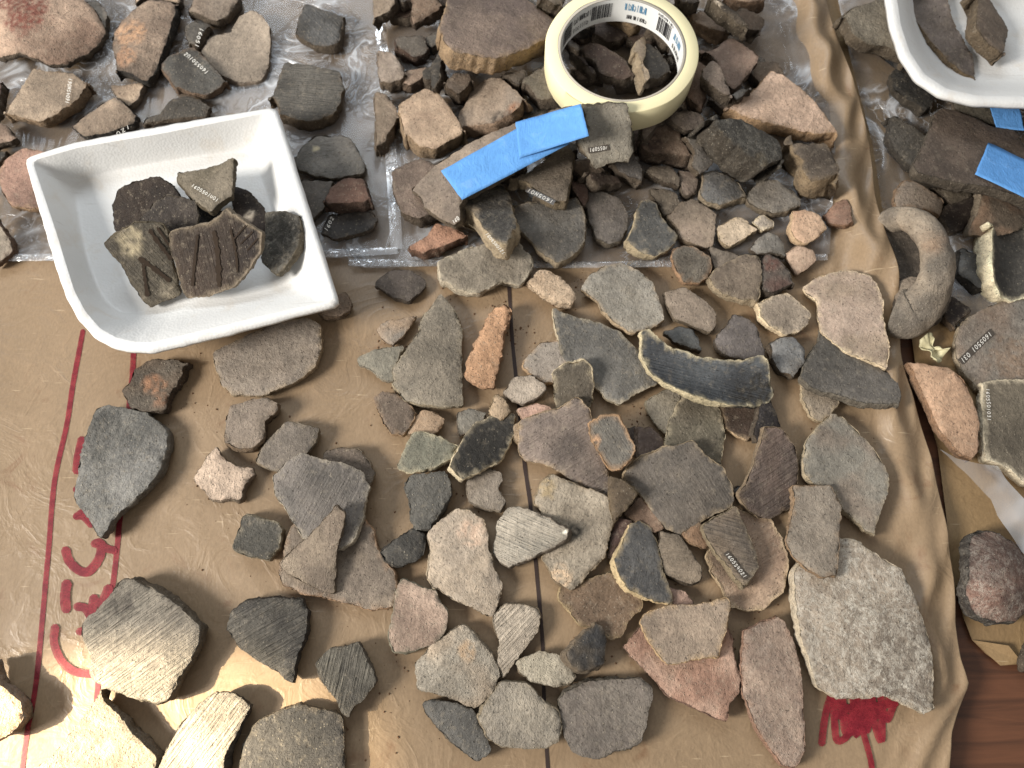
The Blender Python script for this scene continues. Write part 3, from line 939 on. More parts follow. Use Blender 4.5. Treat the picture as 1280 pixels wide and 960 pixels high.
# ------------------------------------------------------------------ foam trays
def tray(name, rim_px, floor_px, z_floor, z_rim, label, lip=0.006, thick=0.003, notch=0.0):
    root = bpy.data.objects.new(name, None)
    Rm = resample(chaikin(pix('Z', rim_px), .07), 320)
    Fl = resample(chaikin(chaikin(pix('Z', floor_px), .25), .25), 180)
    R3 = at_z(Rm, z_rim); F3 = at_z(Fl, z_floor)
    c = F3.mean(0)
    def polar(P):
        th = np.arctan2(P[:, 1] - c[1], P[:, 0] - c[0]); r = np.hypot(P[:, 0] - c[0], P[:, 1] - c[1])
        o = np.argsort(th); th, r = th[o], r[o]
        T = np.linspace(-math.pi, math.pi, 240, endpoint=False)
        rr = np.interp(T, np.concatenate([th - 2 * math.pi, th, th + 2 * math.pi]), np.concatenate([r, r, r]))
        return T, rr
    T, rr = polar(R3); _, rf = polar(F3)
    N = len(T)
    prof = []                      # (radius array, z)
    f_in = rf
    r_in = rr - lip
    zspan = z_rim - z_floor
    for s in (0.0, 0.3, 0.6, 0.85, 0.95): prof.append((f_in * s, np.full(N, z_floor) + 0.0003 * s))
    for u in np.linspace(0, 1, 9):
        k = u
        bend = k ** 1.7
        prof.append((f_in * (0.97) * (1 - k) + r_in * k, z_floor + zspan * (0.02 + 0.98 * (0.25 * k + 0.75 * bend * (1.6 - 0.6 * bend)) / 1.0) * 1.0))
    wob = 0.0004 * np.array([fbm((math.cos(t) * 9, math.sin(t) * 9, 2), 3) for t in T])
    prof.append((r_in + lip * 0.35, np.full(N, z_rim + 0.0006) + wob))
    prof.append((r_in + lip * 0.75, np.full(N, z_rim + 0.0003) + wob))
    prof.append((rr + wob * 2, np.full(N, z_rim - 0.0008)))
    prof.append((rr + wob * 2, np.full(N, z_rim - 0.0030)))
    prof.append((rr - lip * 0.8, np.full(N, z_rim - 0.0036)))
    prof.append((f_in * 0.5 + r_in * 0.5 + 0.002, np.full(N, z_floor + zspan * 0.35)))
    prof.append((f_in + 0.002, np.full(N, z_floor - thick)))
    prof.append((f_in * 0.4, np.full(N, z_floor - thick)))
    def ring_mesh(nm, a, b, parent):
        v, f = [], []
        for r, z in prof[a:b]:
            z = np.broadcast_to(z, (N,))
            for i in range(N):
                v.append((c[0] + r[i] * math.cos(T[i]), c[1] + r[i] * math.sin(T[i]), z[i]))
        for k in range(b - a - 1):
            for i in range(N):
                j = (i + 1) % N
                f.append((k * N + i, (k + 1) * N + i, (k + 1) * N + j, k * N + j))
        return link_mesh(nm, v, f, M_FOAM, parent)
    root.location = (0, 0, 0)
    scene.collection.objects.link(root)
    ring_mesh('tray_bowl', 0, 14, root)
    ring_mesh('tray_rim', 13, len(prof) - 3, root)
    ring_mesh('tray_underside', len(prof) - 4, len(prof), root)
    tag(root, label, 'foam tray')
    P = np.stack([c[0] + f_in * np.cos(T), c[1] + f_in * np.sin(T)], 1)
    cl = cells(P)
    HMAP[cl[0]][cl[3]] = z_floor + 0.0003
    return root
# ------------------------------------------------------------------ the finds (lowest first)
GB = 'sherds on the clear bag around the foam tray'
GP = 'sherds spread out on the brown paper'
GR = 'sherds lying beyond the paper edge'
GT = 'sherds inside the cut foam tray'
GE = 'sherds on the bag in front of the heap'

# --- on the bag at the far left
S('00', "400,20 480,10 520,50 550,110 545,170 520,160 460,90", 'gr lg', 'ek', 9, 'small grey sherd peeping out behind the big domed red-brown sherd', group=GB)
S('00', "-30,-40 330,-40 400,0 500,100 545,190 530,240 460,310 370,360 290,375 220,355 160,335 60,345 -30,315", '9a7f6a 8a6c58', 'ek', 8,
  'very large domed pinkish-brown sherd with crumbling red patch', g=.85, cv=15, dome=True, group=GB, patch=[("190,140", 20, 'rr'), ("100,60", 12, 'rr'), ("300,20", 8, '6a5a50')], rough=1.3)
S('00', "680,-40 910,-40 915,50 860,40 760,10 690,45", 'tn gb', 'ek', 11, 'tan sherd with dark broken edge behind the long orange-scarred sherd', group=GB)
S('00', "720,20 760,10 850,30 910,60 900,130 860,260 800,400 760,450 700,420 600,400 600,330 570,240 570,160 620,100", '84705e 7a6656', 'bk', 13,
  'long brown sherd with rough orange spalled patch and blackened edge', g=.8, cv=3, ax=65, group=GB, patch=[("660,180", 13, 'a87c54'), ("640,300", 10, 'a07450')])
S('00', "960,30 980,-40 1180,-30 1200,50 1150,120 1100,150 1020,110 960,90 945,60", '7e6c5c gb', 'ek', 12, 'brown sherd with ragged dark edge touching the cupped tan sherd', group=GB)
o6 = S('00', "930,130 980,110 1040,125 1060,160 1020,230 1000,260 960,240 935,190", 'dk 64605a', 'ek', 12, 'small dark sherd with white number squeezed between two larger sherds', group=GB)
S('00', "1190,65 1250,45 1310,80 1350,150 1357,260 1345,350 1310,410 1220,425 1130,400 1060,330 1010,260 1030,190 1070,160 1140,140", '8a7c6c 7c7062', 'gb', 10,
  'cupped greyish-tan sherd with a curled-up lip, beside the numbered dark sherd', cv=-4, ax=120, g=.4, group=GB)
o8 = S('00', "850,280 960,240 1000,270 1060,340 1145,430 1120,470 1060,505 980,500 900,460 860,400 815,350 815,320", '5a5a57 4c4a46', '7a6048', 11,
  'dark grey sherd with white number and reddish broken edge', group=GB)
o9 = S('00', "170,350 230,365 360,370 460,440 465,480 430,540 330,610 250,655 170,640 90,610 30,580 50,540 110,450", '94806a 867460', '8a7050', 15,
  'thick tan five-sided sherd with white number along its side', group=GB, cv=1)
S('00', "555,425 700,415 725,450 700,510 665,545 610,510 580,470", 'a08a70 8a745e', 'gb', 9, 'tiny tan rim piece in front of the long orange-scarred sherd', group=GB, cv=-1.5)
o11 = S('00', "570,490 610,520 690,600 690,640 560,690 460,715 370,640 420,590 510,530", '86735f 7a6856', 'bk', 9, 'curved brown sherd with white number half under the foam tray edge', cv=2.5, ax=40, group=GB)
S('00', "860,500 930,480 1000,500 1050,550 1040,600 900,610 720,630 730,590 800,570", '5c5a54 504c46', 'ek', 8, 'dark coarse sherd along the far rim of the foam tray', g=.8, group=GB)
S('00', "-30,420 20,425 40,470 30,540 15,600 -30,610", '66483c 5a4236', 'ek', 12, 'dark reddish sherd beside the thick numbered tan sherd', group=GB)
S('00', "-30,620 30,630 60,670 105,720 90,740 -30,755", '8c7260 7e6654', 'ek', 10, 'pinkish-brown sherd on the bag above the red-faced sherd', group=GB)
S('00', "-30,760 40,765 45,800 10,835 -30,830", '54504a 4a4640', 'ek', 7, 'small blackish sherd touching the red-faced sherd', group=GB)
S('00', "30,800 110,750 210,760 300,800 300,1060 180,1065 100,1050 60,1020 20,960 0,900 5,840", '8a6656 7c5c4e', '96744e', 9, 'round reddish sherd partly under the corner of the foam tray', group=GB)
S('01', "-30,120 10,160 45,210 85,270 90,310 60,340 0,375 -30,375", '94897a 8a7f70', '6a4e3a', 10, 'pale grey sherd with brown edge on the bag seam by the foam tray', group=GB)
# --- bag, right of the tray
S('10', "250,20 440,95 435,180 420,250 370,270 290,260 240,230 205,180 215,110", '56585a 4c4c4b', '645644', 12, 'dark slate-grey five-sided sherd alone on the bag', st=.4, sa=50, group=GB)
S('10', "145,315 280,330 415,360 440,480 435,560 400,610 300,650 230,640 150,610 130,580 120,530 65,520 100,440", '56544f 4a4844', '6a5840', 15,
  'thick dark squarish sherd with grooved band along its top', st=.7, sa=5, g=.3, group=GB)
S('10', "220,900 390,915 370,990 340,1070 290,1110 250,1000", '6e6a66 625c58', 'ek', 8, 'flat grey sherd squeezed between the foam tray and a red-brown lump', group=GB)
S('10', "290,690 450,690 500,740 550,850 545,890 400,920 290,900 230,870 190,800 240,740", '5e5e5c 6c6a66', '645a4c', 9, 'dark grey faceted sherd with one pale spot, beside the tray side', group=GB, patch=[("300,750", 2.5, 'a09878')], st=.3, sa=-10)
o23 = S('11', "370,115 570,100 610,150 580,200 540,220 400,250 330,215 345,160", '4e4c4c 444242', 'ek', 8, 'dark flat sherd with white number, under the red-brown lump', group=GB)
S('11', "380,-10 440,-65 530,-60 560,20 580,75 560,100 400,115 345,80 360,30", '7c5848 6e4e40', '5e4436', 14, 'chunky red-brown lump lying on the dark flat sherd', cv=2, g=.8, group=GB)

# --- the heap: bottom layer, seen only in the gaps
_fr = random.Random(77)
for _k, (_x, _y) in enumerate([(505, 20), (540, 95), (575, 60), (585, 120), (640, 110), (665, 145), (690, 25), (725, 40), (760, 30), (800, 50), (735, 95), (785, 105), (830, 85),
                               (850, 20), (890, 30), (930, 30), (880, 95), (925, 75), (845, 130), (905, 130), (700, 190), (735, 215), (760, 185), (815, 175), (850, 185), (690, 245), (640, 215), (600, 225), (955, 95)]):
    _n = _fr.randint(5, 7); _r = _fr.uniform(17, 27); _o = _fr.uniform(0, 6)
    _p = ' '.join('%.0f,%.0f' % (_x + _r * _fr.uniform(.75, 1.15) * math.cos(_o + 6.283 * q / _n), _y + .8 * _r * _fr.uniform(.75, 1.15) * math.sin(_o + 6.283 * q / _n)) for q in range(_n))
    _c, _w = _fr.choice([('5c463a 523e34', 'reddish-brown'), ('6e5c4c 60503f', 'tan-brown'), ('54504a 4a4640', 'dark grey')])
    S('Z', _p, _c, 'ek', _fr.uniform(8, 11), 'small dull ' + _w + ' sherd in the bottom layer of the heap, mostly hidden', group=GH)
S('10', "590,-40 690,-40 720,50 690,90 600,140 590,60", '7c6c5a gb', 'ek', 12, 'grey-brown sherd at the seam of the two bags', group=GH)
S('10', "700,-40 780,-40 770,30 740,50 700,10", '5e5650 54504a', 'ek', 10, 'small dark sherd between a grey-brown and a blocky tan sherd', group=GH)
S('10', "790,-30 890,-30 930,50 920,90 800,150 785,90", '8c725c 7c6450', '5a4634', 14, 'blocky tan sherd beside the big purplish slab', group=GH)
S('10', "880,-40 960,-40 950,60 930,50", '6e5c4c 64544a', 'ek', 10, 'dark brown chip touching the far corner of the big purplish slab', group=GH)
S('10', "700,190 830,180 860,260 850,320 800,335 740,300 710,260", '5e5850 6a6058', '5a4030', 11, 'dark grey sherd with rusty broken edge, left of the purplish slab', group=GH)
S('10', "850,200 910,150 940,200 930,260 880,280 850,240", '565450 605a52', 'ek', 9, 'small dark chip touching the side of the big purplish slab', group=GH)
S('10', "615,250 680,270 730,340 755,400 740,450 680,470 640,450 615,380", '7e7064 8a7e74', '6e5c48', 12, 'rounded greyish sherd beside the bag seam', group=GH)
S('10', "745,360 850,335 865,380 830,440 770,470 740,440", '8a7260 7c6654', '6a5440', 10, 'small tan-brown sherd leaning on the rounded greyish sherd', group=GH)
S('10', "880,320 920,260 945,330 935,440 905,470 880,420", '504c46 5a554e', 'ek', 9, 'narrow blackish sherd standing against the big purplish slab', group=GH, tilt=(.3, 0))
S('10', "600,460 650,480 700,550 715,620 700,680 650,760 610,770", '82705e 766654', '6a5842', 12, 'brown rounded sherd cut by the bag seam', group=GH)
S('10', "850,450 920,480 960,540 1010,610 1050,690 1030,740 980,770 900,815 820,790 760,720 740,640 720,560 730,520", 'a0866c 947a62', '8e7452', 15,
  'big smooth tan pentagon-shaped sherd next to the taped rim sherd', group=GH, g=.35, cv=1.2)
S('10', "940,430 1000,365 1060,370 1085,430 1060,490 1020,520 970,490", '6e5e50 625448', '5a4834', 12, 'small brown chunky sherd under the front of the purplish slab', group=GH)
S('10', "685,850 830,795 900,830 1000,960 1000,1070 900,1110 820,1140 750,1110 720,1040 690,960", '64544a 705e52', '5e4e3c', 13, 'dark brown flat sherd half hidden under the taped rim sherd', group=GH)
S('A', "740,470 890,420 900,500 850,555", '5a5046 50463e', 'ek', 10, 'dark sherd wedged behind the grey-and-orange sherd', group=GH)
S('A', "890,480 1030,390 1090,480 1200,600 1150,640 980,665 920,590 890,540", '6e6456 78705f', 'ek', 12, 'grey-brown sherd between the masking tape and the blue strip', group=GH)
S('A', "590,520 690,465 760,480 850,560 910,630 900,690 840,740 740,790 540,820 505,770 500,680 550,600", '786a5c 82705e', '8e7258', 12,
  'grey sherd with orange and sooty patches beside the tan pentagon sherd', group=GH, patch=[("830,670", 8, '8a5c3c'), ("750,720", 9, '4a4038')])
S('A', "820,10 900,0 1000,40 1050,90 960,110 880,70", '6e6a64 66605a', 'ek', 9, 'grey sherd peeping over the far edge of the purplish slab', group=GH)
S('A', "980,20 1020,-30 1140,-30 1090,60 1040,85", '85776a 776a5c', 'ek', 11, 'tan-grey chip touching the far side of the masking tape', group=GH)
S('20', "-40,-20 20,-30 90,-20 60,10", '8a7560 7a6854', 'ek', 10, 'brown chip behind the purplish slab', group=GH)
S('10', "960,-40 1280,-40 1400,40 1480,110 1490,230 1440,270 1330,340 1280,350 1180,385 1100,370 960,350 930,310 915,240 920,140 950,80", '766459 6a5a54', '9a7c54', 15,
  'big purplish-brown slab with straw-coloured broken front edge', group=GH, cv=2, ax=20, g=.4, lift=5, st=.25, sa=15)
# inside the tape
S('B', "280,370 360,390 400,450 440,520 380,480 310,420", '4c342a 402c24', 'ek', 9, 'dark reddish chip inside the tape ring', group=GH)
S('B', "250,270 320,280 360,340 330,360 280,330", '6a6460 5c5854', 'ek', 9, 'small grey chip inside the tape ring by the core', group=GH)
S('B', "290,170 440,140 430,200 380,225 290,205", '85817a 7a746c', 'bk', 10, 'pale grey sherd with black edge inside the tape ring', group=GH)
S('B', "450,130 580,110 660,190 640,280 600,340 520,350 430,290 420,250", '62524a 584840', 'ek', 11, 'dark brown flat sherd in the middle of the tape ring', group=GH)
S('B', "530,90 600,80 740,150 750,180 690,230 640,190 560,130", '8a7660 7a6650', '8a7048', 10, 'straw-edged sherd at the far side inside the tape ring', group=GH)
S('B', "790,200 860,210 940,290 930,350 890,370 850,310", '665848 5c4e42', 'ek', 9, 'striped brown sherd inside the tape ring under the printed core', st=.8, sa=40, group=GH)
S('B', "380,310 460,290 560,350 640,400 680,470 710,540 640,590 500,550 440,460 390,420", '604a3e 564238', 'ek', 11, 'reddish-brown sherd inside the tape ring nearest its front', group=GH)
S('B', "740,380 790,290 870,340 930,430 940,510 880,570 790,590 740,480", '54504c 4a4642', 'ek', 10, 'dark grey sherd inside the tape ring leaning under a pale-edged one', group=GH)
S('B', "720,300 775,245 780,350 745,430 780,560 770,590 735,560 680,450 690,400", '8c7a64 806e5a', '8e7c5e', 12, 'narrow sherd standing on edge inside the tape ring', group=GH, lift=4)
S('B', "920,400 960,380 980,440 950,470", '4a4438 423c34', 'ek', 8, 'olive-dark chip inside the tape ring at its right', group=GH)
# right of the tape
S('C', "210,0 330,-30 350,20 320,50 250,40", '544e48 4a4440', 'ek', 12, 'dark lump behind the masking tape roll', group=GH)
S('C', "230,40 270,25 300,70 270,90", '8a7a68 7c6c5c', 'ek', 10, 'small tan chip against the outside of the masking tape', group=GH)
S('C', "500,-30 740,-30 720,30 660,50 600,60 540,40", '8e745c 80664e', '6e5238', 13, 'tan-brown sherd behind the speckled log-shaped piece', group=GH)
S('C', "280,100 370,80 430,110 520,190 525,225 470,240 380,220 310,170", '7c6856 6e5a4a', '806446', 12, 'brown sherd between the masking tape and the speckled piece', group=GH, g=.8)
S('C', "330,350 440,310 540,235 600,270 700,345 690,400 620,500 540,590 500,560 430,420", '866c5c 7c6456', '5c4838', 10, 'broad smooth pinkish-brown sherd right of the tape roll', group=GH, g=.25, cv=2)
S('C', "400,40 430,5 480,10 560,70 630,150 635,190 610,225 570,215 480,140 420,80", '4e4438 5c5042', '5e5240', 12, 'dark log-shaped sherd edge thick with pale specks', g=1, cv=2, ax=-45, group=GH, patch=[("450,40", 5, 'a89a86')])
S('C', "690,350 730,345 785,410 720,500 660,510 650,470", '6c645c 625a52', 'ek', 9, 'small grey sherd tucked behind the tan triangle', group=GH)
S('C', "340,380 400,420 370,500 390,570 340,700 300,690 240,620 260,520 300,440", '7a604e 6a5242', '5e4630', 12, 'brown sherd with knobbed end under the rim of the tape roll', group=GH, cv=2)
S('C', "380,420 440,360 480,400 530,520 540,610 500,630 430,590 365,520", '7a6a5e 6e6056', 'ek', 11, 'oval grey-brown sherd lying on the broad pinkish sherd', group=GH)
S('C', "540,600 600,540 660,550 560,640", '7c7a78 6e6a66', 'ek', 8, 'small grey sherd under the point of the tan triangle', group=GH)
S('20', "640,620 740,570 760,620 690,690 650,740", '5c524c 665a52', 'ek', 9, 'grey-brown sherd in front of the tape roll beside the numbered square', group=GH)
S('20', "750,600 800,560 900,560 960,590 920,680 850,690 800,650", '5a4e44 504640', 'ek', 10, 'dark brown sherd shaded by the tape roll', group=GH)
S('20', "570,560 620,600 640,680 610,760 590,760", '6a5248 5e4a40', 'ek', 9, 'reddish sherd behind the numbered grey square', group=GH)
S('D', "210,60 260,50 370,160 340,200 270,245 235,205 250,150", '6c6862 605c58', '6a5a46', 11, 'grey pointed sherd wedged against the big sooty block', group=GH)
S('20', "700,650 770,615 830,640 835,700 890,790 890,830 850,845 780,830 700,830 640,810 620,750", '705a4a 806854', '5e4a38', 14, 'lumpy brown sherd with stained side in front of the tape roll', group=GH, cv=2, patch=[("700,720", 10, '4a3428')])
S('D', "700,90 930,80 950,130 990,200 985,245 960,300 850,345 800,340 765,290 770,250 720,200", '5e5246 54483c', '86704e', 20, 'thick brown-black sherd under the tan triangle with straw-coloured edge', group=GH)
S('D', "285,60 300,0 340,-40 500,-40 690,60 705,130 695,200 640,235 570,240 520,262 450,215 370,150", '46443f 3c3a36', '4e463a', 22,
  'big sooty black block-like sherd under the tan triangle', g=.7, cr=.25, group=GH, patch=[("330,20", 9, '74705f'), ("600,160", 7, '6a5e48')])
S('C', "790,430 860,460 1030,600 1180,800 1170,850 1000,865 800,820 620,770 500,720 490,690 560,640 680,560", 'ae907a a0836c', 'a07c50', 12,
  'large light pinkish-tan triangular sherd lying on top of dark sherds', g=.8, group=GH, cv=1)
# in front of the heap
S('D', "60,195 150,200 190,250 185,305 140,305 60,275 20,240", '6a5e50 625648', '5a4a38', 10, 'brown oval sherd below the lumpy brown sherd', group=GE)
S('D', "190,215 250,225 285,260 270,330 240,355 210,350 195,290", '6e5e52 64564c', 'ek', 9, 'small squarish brown sherd left of the slate sherd', group=GE)
S('D', "310,230 360,220 430,240 490,280 530,340 510,370 450,390 390,415 320,400 295,370 305,310", '626466 585858', '8a7a60', 13, 'blue-grey sherd with straw-coloured front edge, below the sooty block', group=GE)
S('D', "600,270 680,260 740,300 800,360 790,395 720,430 660,445 600,430 530,395 525,370 560,310", '605e5a 6c665e', '746650', 10, 'flat grey fan-shaped sherd below the thick brown-black sherd', group=GE)
S('D', "55,310 120,305 180,330 200,390 150,440 115,450 95,400 50,350", '6e6052 645848', '5a4c3a', 9, 'small angular brown sherd touching the heart-shaped blue-grey sherd', group=GE)
S('D', "205,380 260,355 320,390 375,430 370,530 350,600 320,620 260,600 200,570 180,520 140,470 150,440", '80705f 8a7868', '7a6850', 9, 'smooth pinkish-grey sherd between slate and cream sherds', group=GE, g=.3)
S('D', "560,480 610,440 665,470 660,495 600,530", '8a8074 7c7266', 'ep', 7, 'tiny grey chip behind the cream sherd', group=GE)
S('D', "390,500 480,450 530,470 580,510 560,530 500,570 430,615 390,580 380,530", 'a4927a 9a8870', 'a8926c', 9, 'small cream-coloured sherd with slanting broken side', group=GE)
S('D', "345,600 480,640 510,650 440,710 370,715 350,660", '80756a 72685c', 'ek', 8, 'grey-tan sherd mostly under the tall brown sherd', group=GE)
S('D', "545,620 590,560 640,525 690,545 715,590 715,650 640,640 570,640", '6a6864 605e5a', 'ek', 7, 'thin blue-grey sherd behind the dark red-veined one', group=GE)
S('D', "600,690 640,635 690,660 740,710 765,790 720,810 640,850 600,840 590,760", '56504a 644840', '54483c', 14, 'dark sherd with dull red veins beside the tall brown sherd', group=GE, patch=[("650,680", 7, '6e4a40')])
S('D', "760,430 820,410 900,445 930,500 880,560 800,600 760,570 740,530", 'b08e70 a27c5e', 'b4946a', 10, 'peach-coloured rounded sherd with one faint groove', group=GE, st=.3, sa=-10)
S('31', "275,130 340,60 385,40 405,70 420,160 380,190 300,180", 'a67c62 98705a', '8a6242', 9, 'small orange-pink triangular sherd nearest the paper ridge', group=GE)
S('D', "715,640 790,600 870,620 875,660 830,700 770,740 740,700", 'a68a74 987c68', '8a6c50', 8, 'pale pink arrowhead-shaped sherd', group=GE, g=.3)
S('D', "165,620 220,590 270,600 340,650 355,700 330,750 280,790 210,785 170,740 150,670", '6a645a 5e564c', 'a47a50', 12, 'dark gritty sherd with reddish-orange rim along one side', g=.95, group=GE)
S('D', "330,770 400,700 520,640 580,650 600,720 590,830 570,880 500,885 400,865 350,830", '746656 6c5e50', '9a8868', 13, 'tall brown rounded sherd with a sharp pale ridge on top', cv=2.5, ax=30, group=GE)

# --- by the blue strip
S('11', "775,270 860,220 900,155 1000,190 1060,230 1050,260 930,300 840,335 780,310", '96694e 865c44', '7a523a', 10, 'orange-red brick-like sherd under the taped rim sherd', group=GH, g=.6)
S('E', "200,830 340,765 400,750 580,735 650,800 660,860 640,930 600,970 510,950 400,1010 310,990 220,940 205,890", '80786a 746c5e', 'a49a84', 10,
  'broad grey granular sherd at the bag mouth with notched pale edge', g=.8, group=GH)
S('E', "850,430 930,450 935,520 915,580 870,510", '7c5e50 6e5246', 'ek', 8, 'dull red chip behind the numbered brown triangle', group=GH)
S('E', "560,570 640,540 830,530 880,510 920,600 915,740 890,800 830,850 780,865 720,830 640,750 580,690 570,660", '666460 5c5852', '8a7a5e', 10,
  'broad dark grey sherd under the numbered brown triangle', group=GH, cv=1.5)
S('E', "910,400 960,385 1090,410 1110,450 1060,470 960,480 920,450", '5e4a3c 523e32', 'ek', 10, 'dark brown chip below the numbered grey square', group=GH)
S('E', "1040,350 1160,290 1210,370 1195,450 1140,440 1090,420", '504e4e 585452', 'ek', 11, 'blackish blue sherd under the corner of the numbered grey square', group=GH)
S('E', "940,490 1000,480 1100,520 1135,600 1130,670 1090,740 1040,762 980,730 950,650 930,560", '5a5450 4e4a46', '5c5242', 9, 'dark leaf-shaped smooth sherd on the bag', group=GE, g=.25)
S('21', "640,60 680,40 720,60 740,130 820,220 800,270 760,320 700,345 640,330 580,290 570,260 610,190 620,110", '5c6064 565858', 'a0906c', 13, 'heart-shaped blue-grey sherd with broad straw-coloured edge', group=GE, g=.35)
o97 = S('E', "905,60 1130,35 1145,120 1160,280 1130,330 1040,345 960,375 935,330 880,240 945,200", '6c685e 747064', '665a46', 16,
  'grey squarish sherd with white number, leaning on the masking tape', group=GH, z=24, tilt=(0.0, 0.55))
o91 = S('E', "550,430 650,390 830,250 865,290 850,400 820,570 780,575 700,545 640,480 560,460", '6c6052 625646', '746448', 10,
  'brown triangular sherd with white number, half under the blue strip', group=GH, st=.35, sa=-25)
o92 = S('E', "65,480 190,345 350,245 460,190 580,145 750,90 870,60 900,150 780,235 640,330 520,440 330,530 300,590 310,650 280,675 200,640 140,590 110,530", '7e6e5e 74665a', '6e604c', 9,
  'long curved brown rim sherd bound with blue tape', group=GH, z=21, tilt=(.16, .10), cv=2, ax=25, g=.25, core=.1)
o93 = S('E', "300,530 380,480 510,448 540,490 575,640 570,720 530,825 470,800 420,740 370,670 310,620", '4c4a48 444240', '9a8868', 14,
  'black sherd with white number and speckled pale edge, overlapping the taped rim sherd', group=GH, patch=[("360,580", 6, '8a7c68')], cr=.12)

# --- paper, centre: lowest layer first
S('11', "600,455 680,400 770,395 840,440 850,490 770,560 700,540 600,480", '605650 564e48', '5c5044', 7, 'small dark angular sherd alone below the bag mouth', group=GP)
S('11', "320,600 440,500 480,570 475,610 420,640 350,630", '8a7460 7c6652', '7a6248', 10, 'small brown sherd peeping out from under the tray corner', group=GP)
S('Z', "266,442 300,425 345,404 385,398 402,410 404,440 396,462 370,482 330,498 295,497 278,480 272,462", '746a60 7e7266', '96805e', 9, 'broad flat grey-brown sherd just in front of the foam tray', group=GP, cv=1, g=.35, cr=.1)
S('11', "605,690 660,650 740,640 800,625 770,690 690,780 650,760", '74706a 8a7258', '94785a', 7, 'small half grey half orange sherd above the big triangular sherd', group=GP)
S('11', "510,830 600,790 740,778 700,870 700,950 640,950 590,900 520,870", '706e62 787466', '8a8270', 7, 'grey-green wedge sherd tucked beneath the big triangular sherd', group=GP)
S('12', "590,70 630,40 700,50 760,100 800,150 790,190 740,260 690,260 650,200", '7a6858 6e5e50', '9a7850', 9, 'brown oblong sherd with orange side below the big triangular sherd', group=GP)
S('12', "830,135 880,140 940,175 940,205 900,245 830,250 760,255 780,210", 'a4886a 967a5c', '947550', 7, 'small light orange-tan chip beside the brown oblong sherd', group=GP)
S('11', "925,517 960,560 1000,620 1025,690 1030,850 1025,960 1035,1080 960,1090 850,1075 760,1060 690,960 690,890 750,800 820,700 830,640 870,590", '7c7466 706a5e', '8e8268', 9,
  'big upright triangular grey-tan sherd with rounded tip', g=.75, group=GP, cv=1)
S('11', "1190,590 1250,570 1275,600 1260,660 1230,720 1220,830 1190,950 1185,1000 1140,1005 1080,970 1050,930 1060,860 1120,730 1150,660", 'aa7c52 946646', 'a47850', 13,
  'narrow crumbly orange clay lump beside the black marker line', g=1, rough=1.8, cv=2, ax=70, group=GP)
S('21', "80,460 140,390 200,410 280,460 310,530 290,585 220,580 130,520 90,490", 'a89074 967c60', 'b0987a', 12, 'pale crumbly chunk standing on edge near the bag mouth', g=1, rough=1.5, group=GP)
S('21', "400,410 470,370 540,355 640,400 700,460 745,570 755,640 720,680 650,700 590,720 500,660 440,600 420,560 345,500 360,460", '85827a 7a766c', 'a48c68', 10,
  'large pale grey speckled sherd with tan front edge below the bag mouth', g=.7, cr=.18, group=GP)
S('21', "760,510 860,480 940,530 1020,600 1015,660 970,715 870,670 800,640 765,570", '7c6e60 72665a', '74644e', 8, 'grey-brown five-sided sherd right of the large pale grey sherd', group=GP)
S('21', "760,710 830,680 900,690 930,740 940,800 880,790 800,760", '62686c 6c7070', 'ek', 8, 'small blue-grey sherd behind the dark curved rim', group=GP)
S('21', "1010,750 1070,680 1110,615 1180,640 1220,680 1260,800 1250,850 1100,840 1020,800", '6e6868 645e5e', 'ek', 7, 'flat purplish-grey sherd behind the dark curved rim', group=GP, g=.25)
S('31', "-60,570 20,530 100,510 150,550 215,610 190,660 130,715 60,730 0,690 -50,640", '86796a 7c7062', 'c0ab84', 11, 'tan sherd with bright cream broken edge, right of the tall brown sherd', group=GP)
S('31', "0,780 60,735 130,735 185,790 175,850 140,900 100,940 40,920 0,860", '6c7074 646464', '5c4c38', 14, 'small bluish knob-shaped sherd beside the large dark wing-shaped one', group=GP)
S('31', "170,490 240,430 320,405 420,398 500,420 540,460 570,540 570,640 600,750 600,820 580,890 400,820 260,720 240,640 240,560 180,520", '8e7a6c 84725f', 'c4ae88', 9,
  'large pinkish-grey sherd with bright cream edge along the paper ridge', group=GP, cr=.1)
S('32', "150,-20 300,0 350,90 300,160 240,190 200,170 165,90", '746858 6a5e50', 'a4906c', 8, 'brownish sherd peeping out below the dark wing-shaped one', group=GP)
S('31', "265,690 300,685 360,740 440,800 560,880 640,950 660,1020 640,1070 560,1080 460,1075 340,1040 200,1000 145,950 170,880 230,790", '54524f 5c5956', '6e675a', 9,
  'large dark grey wing-shaped sherd overlapping the pinkish-grey one', group=GP, g=.35, cr=.08)
# middle cluster
S('F', "120,300 200,215 290,200 330,290 330,330 270,440 220,435 140,390 110,350", '74706a 807870', 'a8865c', 9, 'grey sherd with orange-tan side next to the black marker line', group=GP)
S('F', "270,30 380,75 500,105 630,155 720,250 780,350 835,420 820,450 700,510 620,560 560,530 490,460 400,420 340,350 310,300 300,200 275,120", '5e5e5c 545452', 'a89a7c', 7,
  'broad dark slate-grey sherd with thin pale left edge, beside the curved rim', g=.35, st=.2, sa=60, cr=.06, group=GP, cv=1.5)
S('F', "0,490 60,405 140,395 215,440 225,475 190,520 100,560 20,530", '9a8e80 8e8274', '84786a', 11, 'small light grey-tan sherd touching the black marker line', group=GP, g=.5)
S('F', "265,370 330,330 430,310 470,340 480,460 475,530 460,560 400,580 330,580 290,580 275,470", '5e5648 544c40', 'b8a884', 7, 'olive-brown squarish sherd with a thin cream edge', group=GP, g=.4)
S('F', "75,580 170,545 250,570 260,610 110,650", 'a07c6c 94705f', '9a7a62', 8, 'pink chip behind the purplish striped sherd', group=GP)
S('F', "30,690 95,640 110,760 70,760", '9a8264 8a7458', 'a48c64', 7, 'little straw-coloured chip at the corner of the purplish striped sherd', group=GP)
